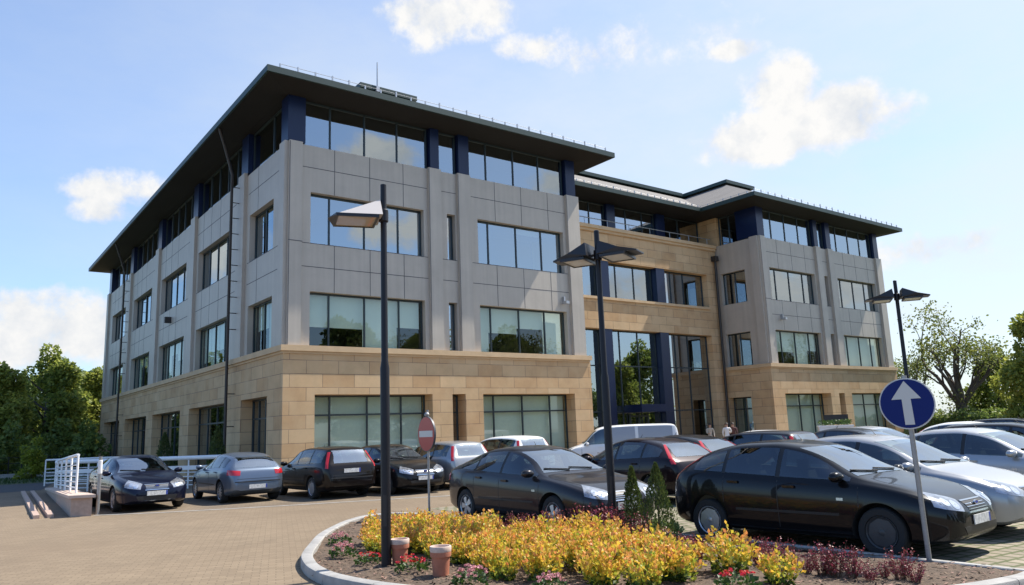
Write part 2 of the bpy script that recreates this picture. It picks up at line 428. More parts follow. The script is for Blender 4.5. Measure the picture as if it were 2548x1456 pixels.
ALL = [1, 1, 1, 1]
def wing_front(X0, Y0, W, k, seed):
    """front of a wing; k squeezes the bay widths of the far wing"""
    r = random.Random(seed)
    PS, PC = PX(Y0-.11), PX(Y0)
    s = lambda a: X0+a*k
    bays = [(.82, 5.32, (1.6, 2.95, 4.33)), (7.8, 12.3, (8.45, 9.87, 11.22))]
    nar = (6.36, 6.74)
    holes = [(s(.98), s(5.5), Z0+.55, 3.29), (s(6.36), s(6.95), Z0+.35, 3.29), (s(7.75), s(12.42), Z0+.55, 3.29)]
    facade(stone, PS, X0-.11, X0+W+.2, Z0, ZC0, holes, .75)
    ch = []
    for (z0, z1) in (W1, W2):
        for b in bays: ch.append((s(b[0]), s(b[1]), z0-(.1 if z0 == 5.0 else 0), z1))
        ch.append((s(nar[0]), s(nar[1]), z0-(.1 if z0 == 5.0 else 0), z1))
    facade(clad, PC, X0, X0+W, ZC1, ZP, ch, .34)
    clad.quad((X0, Y0, ZP), (X0+W, Y0, ZP), (X0+W, Y0+.4, ZP), (X0, Y0+.4, ZP))
    # pillars
    for a0, a1 in ((0, .47), (5.5, 6.05), (6.82, 7.42), (12.48, 13.2)):
        pillar(PC, s(a0)+(0 if a0 else .002), s(a1)); joint_v(PC, s(a0)+.02, ZC1, ZP, -.131)
    for a in (1.7, 3.07, 4.45): 
        for q in ((W1[1], W2[0]), (W2[1], ZP)): joint_v(PC, s(a), *q)
    for a in (8.69, 10.05, 11.5):
        for q in ((W1[1], W2[0]), (W2[1], ZP)): joint_v(PC, s(a), *q)
    for z in (7.62, 11.15):
        joint_h(PC, s(.5), s(5.48), z); joint_h(PC, s(6.07), s(6.8), z); joint_h(PC, s(7.45), s(12.46), z)
    joint_h(PC, s(.5), s(5.48), 8.44); joint_h(PC, s(6.07), s(6.8), 8.44); joint_h(PC, s(7.45), s(12.46), 8.44)
    clad.obox(PC, s(0)-.01, s(.49), 8.43, 8.455, -.136, -.128, 1)
    # windows
    for b in bays:
        ml = [s(q) for q in b[2]]
        window(PC, s(b[0]), s(b[1]), W1[0]-.1, W1[1], .28, ml, (), [r.choice((1, 1, .62, .55)) for _ in range(4)] if k < 1 else ([.62, .62, 1, .55] if b[0] < 2 else [1, .55, .42, 1]), M_pane_low)
        window(PC, s(b[0]), s(b[1]), W2[0], W2[1], .28, ml, (), [0, 0, .15, 0])
    for z0, z1 in ((W1[0]-.1, W1[1]), W2): window(PC, s(nar[0]), s(nar[1]), z0, z1, .28, (), (), None, M_pane_dark)
    for h, ml in ((holes[0], (1.75, 3.15, 4.5)), (holes[2], (8.62, 10.05, 11.5))):
        window(PS, h[0], h[1], h[2], h[3], .62, [s(q) for q in ml], (2.62,), ALL, M_pane_low)
    window(PS, holes[1][0], holes[1][1], holes[1][2], holes[1][3], .62, (), (2.62,), None, M_pane_dark)
    # top floor
    PT = PX(Y0+.14)
    for a0, a1, ml in ((.6, 5.6, (1.6, 2.95, 4.3)), (6.06, 6.92, ()), (7.47, 12.55, (8.42, 9.83, 11.2))):
        window(PT, s(a0), s(a1), ZP+.005, ZS-.01, .1, [s(q) for q in ml], (), [.0, 0, 0, 0])
    for a0, a1 in ((5.64, 6.05), (6.95, 7.46), (12.6, 13.15)): column(PX(Y0), s(a0)+.01, s(a1)-.01, ZP+.04, ZS-.004, -.02, .6)
    # cornice
    return s

def skirt_cornice(x0, x1, y0, y1, p=.22, left=True):
    corn.box(x0-p, x1+p, y0-p, y0+.3, ZC0+.06, ZC1)
    corn.box(x0-p+.07, x1+p-.07, y0-p+.07, y0+.3, ZC0-.02, ZC0+.057)
    if left:
        corn.box(x0-p, x0+.3, y0+.302, y1, ZC0+.06, ZC1)
        corn.box(x0-p+.07, x0+.3, y0+.302, y1, ZC0-.02, ZC0+.057)

# near wing
wing_front(XA, YA, WL, 1.0, 1)
skirt_cornice(XA, XA+WL, YA, YA+LL+.1)
PSl, PCl = PY(XA-.11), PY(XA)
base = [(25.75, 28.5), (30.2, 35.6), (37.1, 42.55), (44.0, 49.5), (51.2, 56.3)]
facade(stone, PSl, YA-.11, YA+LL+.1, Z0, ZC0, [(a, b, Z0+.15, 3.32) for a, b in base], .6)
bay = [(25.75, 28.3, (27.1,)), (30.55, 35.35, (31.8, 33.1, 34.3)), (37.4, 42.3, (38.7, 40., 41.2)), (44.5, 49.2, (45.7, 46.9, 48.1)), (51.6, 55.9, (52.7, 53.8, 54.9))]
facade(clad, PCl, YA, YA+LL, ZC1, ZP, [(a, b, z0-(.1 if z0 == 5. else 0), z1) for a, b, _ in bay for z0, z1 in (W1, W2)], .34)
clad.quad((XA, YA, ZP), (XA+.4, YA, ZP), (XA+.4, YA+LL, ZP), (XA, YA+LL, ZP))
for i, (a, b, ml) in enumerate(bay):
    window(PCl, a, b, W1[0]-.1, W1[1], .28, ml, (), [1, .6, 1, .8] if i == 1 else [.9, .5, .3, 1], M_pane_low)
    window(PCl, a, b, W2[0], W2[1], .28, ml, (), [0, .2, 0, 0])
    for q in ml:
        for zz in ((W1[1], W2[0]), (W2[1], ZP)): joint_v(PCl, q+.3, *zz)
    joint_h(PCl, a-.6, b+.2, 7.62); joint_h(PCl, a-.6, b+.2, 11.15); joint_h(PCl, a-.6, b+.2, 8.44)
for (a, b), (_, _, ml) in zip(base, bay):
    window(PSl, a, b, Z0+.15, 3.32, .5, [a+(b-a)*q/4 for q in (1, 2, 3)], (2.62,), [0, 1, 0, .7], M_pane_dark)
pillar(PCl, YA+.002, YA+.5)
for y in (28.68, 35.65, 42.65, 49.75): pillar(PCl, y, y+.72, z1=ZP+.12)
pillar(PCl, YA+LL-.6, YA+LL-.002)
cy = [24.45, 28.6, 35.6, 42.6, 49.75, 57.4]
for i in range(5):
    window(PY(XA+.14), cy[i]+.8 if i else 25.05, cy[i+1]-.03, ZP+.005, ZS-.01, .1, [cy[i]+1.9+1.25*q for q in range(4)][:1 if i == 0 else 4], (), None, M_pane_dark)
for y in cy[1:5]: column(PY(XA), y, y+.78, ZP+.12, ZS-.004, -.02, .6)
mb = MB(B); mb.box(XA-.03, XA+.6, YA-.03, YA+.6, ZP+.04, ZS-.004); part(mb, "column", M_blue)
mb = MB(B); mb.box(XA-.02, XA+.6, YA+LL-.75, YA+LL, ZP+.04, ZS-.004); part(mb, "column", M_blue)

part(stone, 'stone_wall', M_stone); part(clad, 'grey_cladding', [M_panel, M_joint]); part(corn, 'cornice', M_corn)
stone = MB(B); clad = MB(B); corn = MB(B)
# far wing
KB = .99
wing_front(XB, YB, 13.1, KB, 5)
skirt_cornice(XB, XB+13.1, YB, YC+.2)
PSr, PCr = PY(XB-.11), PY(XB)
facade(stone, PSr, YB-.11, YC+.3, Z0, ZC0, [(25.9, 27.4, Z0+.5, 3.2)], .6)
facade(clad, PCr, YB, YC+.1, ZC1, ZP, [(25.65, 27.3, z0-(.1 if z0 == 5. else 0), z1) for z0, z1 in (W1, W2)], .34)
clad.quad((XB, YB, ZP), (XB+.4, YB, ZP), (XB+.4, YC+.1, ZP), (XB, YC+.1, ZP))
pillar(PCr, YB+.002, YB+.5)
window(PCr, 25.65, 27.3, W1[0]-.1, W1[1], .28, (26.5,), (), [.5, 1], M_pane_dark)
window(PCr, 25.65, 27.3, W2[0], W2[1], .28, (26.5,), (), None, M_pane_dark)
window(PSr, 25.9, 27.4, Z0+.5, 3.2, .5, (26.65,), (2.55,), [1, 1])
window(PY(XB+.14), 26.0, 27.3, ZP+.005, ZS-.01, .1, (26.6,), (), None, M_pane_dark)
mb = MB(B); mb.box(XB-.03, XB+.6, YB-.03, YB+1.35, ZP+.04, ZS-.004); part(mb, "column", M_blue)
for PP in (PCl, PCr):
    for z in (7.62, 11.15): pass
_rs = MB(B); _rs.box(XB-.02, XB+.4, 27.32, 29.6, ZP+.01, ZS-.005); part(_rs, 'stone_wall', M_stone)

part(stone, 'stone_wall', M_stone); part(clad, 'grey_cladding', [M_panel, M_joint]); part(corn, 'cornice', M_corn)
stone = MB(B); corn = MB(B)
# middle block
PM = PX(YC)
X0m, X1m = XA+WL+.2, XB-.111
strip = (23.2, 34.85, 8.3, 10.2); big = (23.2, 34.85, Z0+.02, 6.7)
facade(stone, PM, X0m, X1m, Z0, ZP-.01, [strip, big], .62)
stone.quad((X0m, YC, ZP-.01), (X1m, YC, ZP-.01), (X1m, YC+1.1, ZP-.01), (X0m, YC+1.1, ZP-.01))
corn.box(X0m, X1m, YC-.16, YC+.35, ZP-.16, ZP+.02); corn.box(X0m, X1m, YC-.08, YC-.001, ZP-.30, ZP-.163)
corn.box(23.2, 34.85, YC-.09, YC+.3, 8.17, 8.30)
for z0, z1 in ((8.302, 10.195), (Z0+.01, 6.695)):
    column(PX(YC+.02), 26.52, 27.1, z0, z1, 0, .38); column(PX(YC+.02), 30.64, 31.3, z0, z1, 0, .38)
for a0, a1, ml in ((23.2, 26.51, (24.4,)), (27.11, 30.63, (27.92, 29.25)), (31.31, 34.85, (32.15, 33.2))):
    window(PM, a0, a1, 8.3, 10.2, .45, ml, (), None, M_pane if a0 < 31 else M_pane_dark)
    window(PM, a0, a1, Z0+.02, 6.7, .45, ml, (2.6, 4.88), None, M_pane if a0 < 31 else M_pane_dark)
# terrace floor set back, with its own columns and a thin rail
for a0, a1, ml in ((X0m, 25.0, ()), (25.05, 28.1, (27.0,)), (28.75, 32.0, (29.72, 31.0)), (32.7, 35.8, (34.0,))):
    window(PX(28.6), a0, a1, ZP, ZS-.01, .1, ml, (), None, M_pane_dark)
column(PX(28.45), 28.12, 28.73, ZP, ZS-.004, 0, .4); column(PX(28.45), 32.02, 32.68, ZP, ZS-.004, 0, .4)
mb = MB(B); mb.tube([(X0m+.02, YC+.22, 12.42), (X1m-.02, YC+.22, 12.42)], .022, 6)
for i in range(9): mb.tube([(X0m+.1+i*1.6, YC+.22, ZP+.02), (X0m+.1+i*1.6, YC+.22, 12.42)], .016, 6)
part(mb, "terrace_rail", M_metal)
mb = MB(B); mb.box(27.9, 30.22, YC-.9, YC+.36, 2.52, 2.84); mb.box(27.95, 30.2, YC-.85, YC+.3, 2.84, 2.9)
part(mb, "entrance_canopy", M_blue)
mb = MB(B)
for a in (28.3, 28.95, 29.6): mb.box(a-.04, a+.04, YC+.30, YC+.37, Z0+.02, 2.5)
mb.box(28.3, 29.6, YC+.305, YC+.365, 2.3, 2.4)
part(mb, "door", M_frame)

part(stone, "stone_wall", M_stone); part(corn, "cornice", M_corn)

# inside: dark core and slabs seen through the glass
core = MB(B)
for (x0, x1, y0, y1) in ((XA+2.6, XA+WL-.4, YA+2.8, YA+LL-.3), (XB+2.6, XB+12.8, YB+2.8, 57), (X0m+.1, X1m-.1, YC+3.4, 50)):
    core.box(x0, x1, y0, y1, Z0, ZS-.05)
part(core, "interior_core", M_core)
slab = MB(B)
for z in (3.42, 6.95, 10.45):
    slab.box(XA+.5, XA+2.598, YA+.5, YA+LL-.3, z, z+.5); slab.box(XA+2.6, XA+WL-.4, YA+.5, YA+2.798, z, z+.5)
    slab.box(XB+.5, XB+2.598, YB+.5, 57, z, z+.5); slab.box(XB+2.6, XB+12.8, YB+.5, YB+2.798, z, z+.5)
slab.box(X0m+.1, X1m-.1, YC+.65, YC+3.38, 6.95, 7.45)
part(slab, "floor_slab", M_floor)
# hidden sides so that nothing is open from the side or from behind
shell = MB(B)
shell.box(XA+WL-.38, XA+WL-.001, YA+.36, YA+LL, ZC1+.01, ZP-.01); shell.box(XA+.36, XA+WL-.4, YA+LL-.25, YA+LL-.005, Z0, ZS-.02)
shell.box(XA+WL-.28, XA+WL+.198, YA+.66, YC-.005, Z0, ZC0-.01)
shell.box(XB+12.72, XB+13.098, YB+.36, 57.2, ZC1+.01, ZP-.01); shell.box(XB+12.8, XB+13.29, YB+.66, 57.2, Z0, ZC0-.01)
shell.box(XB+.4, XB+12.7, 57.0, 57.2, Z0, ZS-.02)
part(shell, "end_wall", M_panel)
win_end = MB(B); 
for (xe) in (XA+WL-.14, XB+12.96): win_end.box(xe, xe+.12, YA+1.0, 57, ZP, ZS-.02)
part(win_end, "end_glazing", M_blue)

# roofs
RS = .51; ZE = 13.95; TT = 6.6
def hip(x0, x1, y0, y1, name="roof"):
    zt = ZE+RS*TT; r = MB(B); i = [(x0+TT, y0+TT, zt), (x1-TT, y0+TT, zt), (x1-TT, y1-TT, zt), (x0+TT, y1-TT, zt)]
    o = [(x0, y0, ZE), (x1, y0, ZE), (x1, y1, ZE), (x0, y1, ZE)]
    for k in range(4): r.quad(o[k], o[(k+1)%4], i[(k+1)%4], i[k])
    r.poly(i)
    rf = part(r, name, M_roof)
    f = MB(B)
    t = .07
    f.box(x0-t, x1+t, y0-t, y0-.001, ZE-.2, ZE+.02); f.box(x0-t, x1+t, y1+.001, y1+t, ZE-.2, ZE+.02)
    f.box(x0-t, x0-.001, y0, y1, ZE-.2, ZE+.02); f.box(x1+.001, x1+t, y0, y1, ZE-.2, ZE+.02)
    part(f, "fascia", M_fascia, rf)
    c = MB(B); e = .25
    c.box(x0+TT-e, x1-TT+e, y0+TT-e, y1-TT+e, zt+.06, zt+.28); c.box(x0+TT-e+.2, x1-TT+e-.2, y0+TT-e+.2, y1-TT+e-.2, zt-.1, zt+.058, 1)
    part(c, "roof_cap", [M_fascia, M_soffit], rf)
    return rf
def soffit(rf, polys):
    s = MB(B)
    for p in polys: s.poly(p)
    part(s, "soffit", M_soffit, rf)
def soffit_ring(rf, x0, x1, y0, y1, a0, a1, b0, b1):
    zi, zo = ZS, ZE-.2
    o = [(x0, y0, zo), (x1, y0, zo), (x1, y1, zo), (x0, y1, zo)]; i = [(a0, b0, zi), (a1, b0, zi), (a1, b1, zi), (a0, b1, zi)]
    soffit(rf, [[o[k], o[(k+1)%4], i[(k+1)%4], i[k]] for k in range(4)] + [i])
E1 = (7.98, 23.6, 23.27, 58.75); E2 = (34.3, 50.05, 23.5, 58.5)
r1 = hip(*E1); soffit_ring(r1, *E1, XA-.1, XA+WL+.1, YA-.1, YA+LL)
r2 = hip(*E2); soffit_ring(r2, *E2, XB-.1, XB+13.2, YB-.1, 57.3)
mr = MB(B); zt = ZE+RS*TT
mr.quad((20, 27.1, ZE), (38, 27.1, ZE), (44, 27.1+TT, zt), (14, 27.1+TT, zt)); mr.quad((14, 27.1+TT, zt), (44, 27.1+TT, zt), (44, 48, zt), (14, 48, zt))
r3 = part(mr, "roof", M_roof)
f = MB(B); f.box(23.7, 34.2, 27.03, 27.099, ZE-.2, ZE+.02); part(f, "fascia", M_fascia, r3)
c = MB(B); c.box(17.5, 40.5, 27.1+TT-.25, 40, zt+.06, zt+.28); part(c, "roof_cap", M_fascia, r3)
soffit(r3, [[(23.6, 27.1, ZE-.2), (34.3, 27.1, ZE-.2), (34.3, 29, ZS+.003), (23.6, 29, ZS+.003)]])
sg = MB(B)
def guard(p0, p1, step=.62, h=.3):
    p0, p1 = Vector(p0), Vector(p1); n = max(2, int((p1-p0).length/step)); rr = random.Random(3)
    for i in range(n+1):
        q = p0.lerp(p1, i/n); sg.box(q.x-.022, q.x+.022, q.y-.022, q.y+.022, q.z-.02, q.z+h*rr.uniform(.75, 1.1))
    sg.tube([p0+Vector((0,0,h*.8)), p1+Vector((0,0,h*.8))], .010, 4)
guard((8.4, 23.4, ZE), (23.3, 23.4, ZE)); guard((34.5, 23.62, ZE), (49.8, 23.62, ZE)); guard((34.42, 24, ZE), (34.42, 27.2, ZE), .5, .22); guard((23.9, 27.2, ZE), (34.2, 27.2, ZE), .5, .22)
part(sg, "snow_guard", M_metal)
an = MB(B); an.tube([(15.16, 29.6, 17.3), (15.16, 29.6, 18.75)], [.04, .025], 6); an.box(15.08, 15.24, 29.52, 29.68, 17.3, 17.55); part(an, "antenna", M_metal)

# rain pipes standing off the walls
def pipe(pts, brackets, name="rain_pipe", r=.055):
    p = MB(B); p.tube(pts, r, 10)
    for (a, b) in brackets: p.tube([a, b], .018, 5)
    part(p, name, M_pipe, smooth=40)
for y in (29.25, 50.1):
    zs = [11.6-.62*i for i in range(10)]
    pipe([(8.02, y-.35, ZE-.12), (8.35, y-.2, 13.0), (8.68, y, 12.1), (8.68, y, Z0)], [((8.68, y, z), (9.1, y-.02, z)) for z in zs] + [((8.68, y, z), (9.0, y, z)) for z in (1.2, 2.4, 3.6)])
mbp = MB(B); mbp.tube([(35.45, 27.3, Z0), (35.45, 27.3, 11.0)], .075, 10); mbp.box(35.3, 35.6, 27.15, 27.45, 11.0, 11.3); part(mbp, "rain_pipe", M_pipe, smooth=40)
for (x, y, z) in ((21.2, YA, 7.35), (37.3, YB, 7.6)):
    k = MB(B); k.box(x-.03, x+.03, y-.14, y-.001, z-.25, z+.05); k.box(x-.09, x+.09, y-.34, y-.14, z-.28, z-.16); part(k, "security_camera", M_metal)
k = MB(B); k.box(XA-.3, XA-.001, 39.9, 40.05, 7.7, 8.0); part(k, "security_camera", M_pipe)
# ------------------------------------------------------------------ cars
def pchip(pts):
    pts = sorted(pts); X = np.array([p[0] for p in pts], float); Y = np.array([p[1] for p in pts], float)
    h = np.diff(X); dl = np.diff(Y)/h; m = np.zeros(len(X)); m[0] = dl[0]; m[-1] = dl[-1]
    for i in range(1, len(X)-1):
        if dl[i-1]*dl[i] > 0:
            w1, w2 = 2*h[i]+h[i-1], h[i]+2*h[i-1]; m[i] = (w1+w2)/(w1/dl[i-1]+w2/dl[i])
    def f(x):
        x = np.clip(np.asarray(x, float), X[0], X[-1]); i = np.clip(np.searchsorted(X, x)-1, 0, len(h)-1)
        t = (x-X[i])/h[i]
        return (2*t**3-3*t**2+1)*Y[i]+(t**3-2*t**2+t)*h[i]*m[i]+(-2*t**3+3*t**2)*Y[i+1]+(t**3-t**2)*h[i]*m[i+1]
    return f

P_GLASS = pane_mat("car_glass", tint=(.30, .36, .34), refl=.05, gcol=(.95, .97, 1.))
P_CABIN = mat("cabin_lining", (.035, .034, .033), .8); P_SEAT = mat("seat_fabric", (.05, .05, .055), .85, var=.2, vscale=9)
P_WIND = pane_mat("windscreen_glass", tint=(.50, .57, .54), refl=.38, gcol=(.95, .98, 1.))
P_VANWIN = mat('van_panel_grey', (.30, .31, .33), .2, 0, .5, coat=.3)
P_TYRE = mat("tyre_rubber", (.018, .018, .018), .85)
P_RIM = mat("wheel_rim_silver", (.50, .50, .51), .35, .7)
P_TRIM = mat("black_trim", (.012, .012, .013), .5)
P_CHROME = mat("chrome", (.7, .7, .7), .12, 1.)
P_PLATE = mat("number_plate_white", (.58, .58, .56), .5, var=.45, vscale=22)
P_PBLUE = mat("plate_blue_band", (.02, .05, .3), .5)
P_RED = mat("tail_lamp_red", (.42, .012, .015), .12, 0, .6, coat=.6)
P_LAMP = mat("headlamp_lens", (.36, .37, .39), .12, .6, .8, coat=1, var=.7, vscale=9)
P_REFL = mat("lamp_reflector", (.8, .8, .8), .15, .9)
P_ORANGE = mat("indicator_orange", (.6, .2, .02), .2)
P_UNDER = mat("underbody_black", (.01, .01, .01), .9)
def paint(name, c, metal=.35, rough=.28): return mat(name, c, rough, metal, .12, coat=.5, coat_rough=.02)

KINDS = {
 'hatch': dict(L=4.34, wf=1.29, wr=-1.35, R=.315,
  top=[(2.17,.52),(2.14,.62),(2.06,.70),(1.9,.78),(1.5,.90),(1.1,.985),(.98,1.03),(.3,1.37),(.05,1.44),(-.35,1.485),(-.8,1.475),(-1.3,1.40),(-1.55,1.325),(-1.95,1.03),(-2.05,.95),(-2.11,.85),(-2.17,.62)],
  belt=[(2.17,.48),(2.06,.64),(1.9,.72),(1.5,.83),(1.0,.905),(0,.955),(-1.2,1.01),(-1.8,1.03),(-1.95,.99),(-2.05,.91),(-2.17,.58)],
  hw=[(2.17,.50),(2.13,.62),(2.0,.76),(1.8,.845),(1.45,.885),(0,.915),(-1.4,.905),(-1.8,.86),(-2.0,.80),(-2.12,.70),(-2.17,.62)],
  low=[(2.17,.30),(2.0,.21),(1.6,.19),(-1.6,.21),(-2.0,.27),(-2.17,.36)], rw=.665,
  dlo=[(.92,-.10),(-.17,-1.02),(-1.08,-1.62)], ws=(1.02,1.39), rear=(1.05,1.34), tail='high'),
 'compact': dict(L=4.23, wf=1.38, wr=-1.28, R=.315,
  top=[(2.115,.55),(2.08,.66),(2.0,.74),(1.8,.82),(1.4,.91),(.95,.98),(.85,1.02),(.15,1.34),(-.15,1.40),(-.5,1.425),(-.9,1.41),(-1.4,1.345),(-1.62,1.28),(-1.95,1.0),(-2.03,.93),(-2.08,.8),(-2.115,.6)],
  belt=[(2.115,.5),(2.0,.66),(1.8,.75),(1.4,.84),(.9,.905),(0,.945),(-1.2,.975),(-1.8,.97),(-1.95,.94),(-2.03,.87),(-2.115,.56)],
  hw=[(2.115,.52),(2.05,.66),(1.9,.78),(1.6,.85),(1.2,.87),(0,.876),(-1.3,.875),(-1.7,.84),(-1.95,.78),(-2.06,.7),(-2.115,.62)],
  low=[(2.115,.28),(1.9,.2),(-1.6,.2),(-1.9,.27),(-2.115,.36)], rw=.665,
  dlo=[(.82,-.16),(-.23,-1.0),(-1.06,-1.5)], ws=(1.0,1.34), rear=(1.0,1.29), tail='low'),
 'sedan': dict(L=4.76, wf=1.43, wr=-1.42, R=.325,
  top=[(2.38,.54),(2.34,.64),(2.25,.72),(2.05,.80),(1.6,.90),(1.15,.975),(1.02,1.02),(.3,1.37),(.02,1.44),(-.35,1.475),(-.8,1.455),(-1.3,1.36),(-1.75,1.2),(-2.05,1.085),(-2.2,1.05),(-2.3,1.0),(-2.36,.86),(-2.38,.64)],
  belt=[(2.38,.5),(2.25,.66),(2.05,.74),(1.6,.84),(1.1,.905),(0,.955),(-1.2,1.0),(-1.9,1.02),(-2.15,1.0),(-2.3,.93),(-2.38,.6)],
  hw=[(2.38,.54),(2.32,.66),(2.2,.78),(1.95,.87),(1.5,.92),(0,.94),(-1.5,.93),(-1.95,.88),(-2.2,.82),(-2.33,.72),(-2.38,.64)],
  low=[(2.38,.28),(2.15,.2),(-1.8,.21),(-2.15,.27),(-2.38,.36)], rw=.655,
  dlo=[(.95,-.14),(-.21,-1.05),(-1.11,-1.66)], ws=(1.02,1.38), rear=(1.1,1.33), tail='low'),
 'estate': dict(L=4.5, wf=1.36, wr=-1.28, R=.315,
  top=[(2.25,.52),(2.21,.62),(2.12,.70),(1.95,.78),(1.55,.90),(1.15,.985),(1.03,1.03),(.35,1.37),(.08,1.44),(-.35,1.49),(-.9,1.50),(-1.5,1.48),(-1.8,1.45),(-1.9,1.40),(-2.12,1.05),(-2.18,.95),(-2.22,.8),(-2.25,.6)],
  belt=[(2.25,.48),(2.12,.64),(1.95,.72),(1.55,.83),(1.0,.905),(0,.955),(-1.2,.99),(-1.9,1.0),(-2.12,.97),(-2.18,.9),(-2.25,.56)],
  hw=[(2.25,.50),(2.2,.62),(2.05,.76),(1.85,.845),(1.5,.88),(0,.90),(-1.5,.895),(-1.9,.865),(-2.1,.82),(-2.2,.74),(-2.25,.66)],
  low=[(2.25,.30),(2.05,.21),(-1.7,.21),(-2.05,.27),(-2.25,.36)], rw=.70,
  dlo=[(.95,-.08),(-.15,-1.0),(-1.07,-1.84)], ws=(1.03,1.38), rear=(1.02,1.38), tail='tall'),
 'van': dict(L=4.9, wf=1.55, wr=-1.45, R=.33,
  top=[(2.45,.55),(2.42,.72),(2.32,.85),(2.1,.97),(1.85,1.05),(1.7,1.12),(1.15,1.66),(.95,1.78),(.5,1.86),(-.5,1.89),(-1.8,1.88),(-2.2,1.85),(-2.33,1.7),(-2.4,1.2),(-2.43,.9),(-2.45,.6)],
  belt=[(2.45,.5),(2.32,.78),(2.1,.9),(1.85,.98),(1.0,1.06),(-2.3,1.08),(-2.4,1.02),(-2.45,.56)],
  hw=[(2.45,.62),(2.38,.76),(2.2,.86),(1.9,.92),(1.2,.94),(-2.0,.94),(-2.3,.9),(-2.42,.82),(-2.45,.76)],
  low=[(2.45,.32),(2.2,.24),(-2.1,.25),(-2.45,.4)], rw=.82,
  dlo=[(1.62,.75),(.62,-.55),(-.68,-2.12)], ws=(1.14,1.68), rear=(1.12,1.66), tail='low'),
}

def wheel_meshes(Rw, style):
    t = MB(); w = .2
    t.lathe([(Rw*.66,-w/2+.02),(Rw*.70,-w/2),(Rw*.93,-w/2),(Rw*.985,-w/2+.018),(Rw,-w/2+.05),(Rw,w/2-.05),(Rw*.985,w/2-.018),(Rw*.93,w/2),(Rw*.70,w/2),(Rw*.66,w/2-.02)], 32, 0, 'y')
    r = MB(); ro = Rw*.675
    r.lathe([(ro,-.06),(ro,w/2-.018),(ro*.96,w/2-.005),(ro*.90,w/2-.015),(ro*.88,w/2-.05)], 32, 0, 'y')
    r.lathe([(ro*.9, .0), (.001, .0)], 24, 1, 'y')
    r.lathe([(ro*.24, .02), (ro*.24, w/2-.018), (ro*.15, w/2-.010), (.001, w/2-.008)], 16, 0, 'y')
    n, a0, wd = {'alloy': (5, 0, .13), 'cap': (8, .2, .215), 'multi': (10, .1, .09)}[style]
    for k in range(n):
        a = a0+2*math.pi*k/n
        for sgn in ((-1, 1) if style == 'alloy' else (0,)):
            b = a+sgn*.16; c, s = math.cos(b), math.sin(b)
            def Pt(rad, off, y): return (c*rad-s*off, y, s*rad+c*off)
            i, o = ro*.2, ro*.93; wi, wo = wd*ro*(1.0 if style == 'cap' else .9), wd*ro*(1.55 if style == 'cap' else 1.)
            y0i, y0o = w/2-.012, w/2-.022
            p = [Pt(i,-wi,y0i),Pt(i,wi,y0i),Pt(o,wo,y0o),Pt(o,-wo,y0o)]
            q = [(x,y-.035,z) for x,y,z in p]
            r.add(p+q, [(0,1,2,3),(0,4,5,1),(1,5,6,2),(2,6,7,3),(3,7,4,0)], 0)
    if style == 'cap':
        r.lathe([(ro*.9, w/2-.03), (ro*.70, w/2-.024)], 24, 0, 'y')
    return t.mesh("wheel", P_TYRE, smooth=40), r.mesh("rim", [P_RIM, P_UNDER], smooth=35)

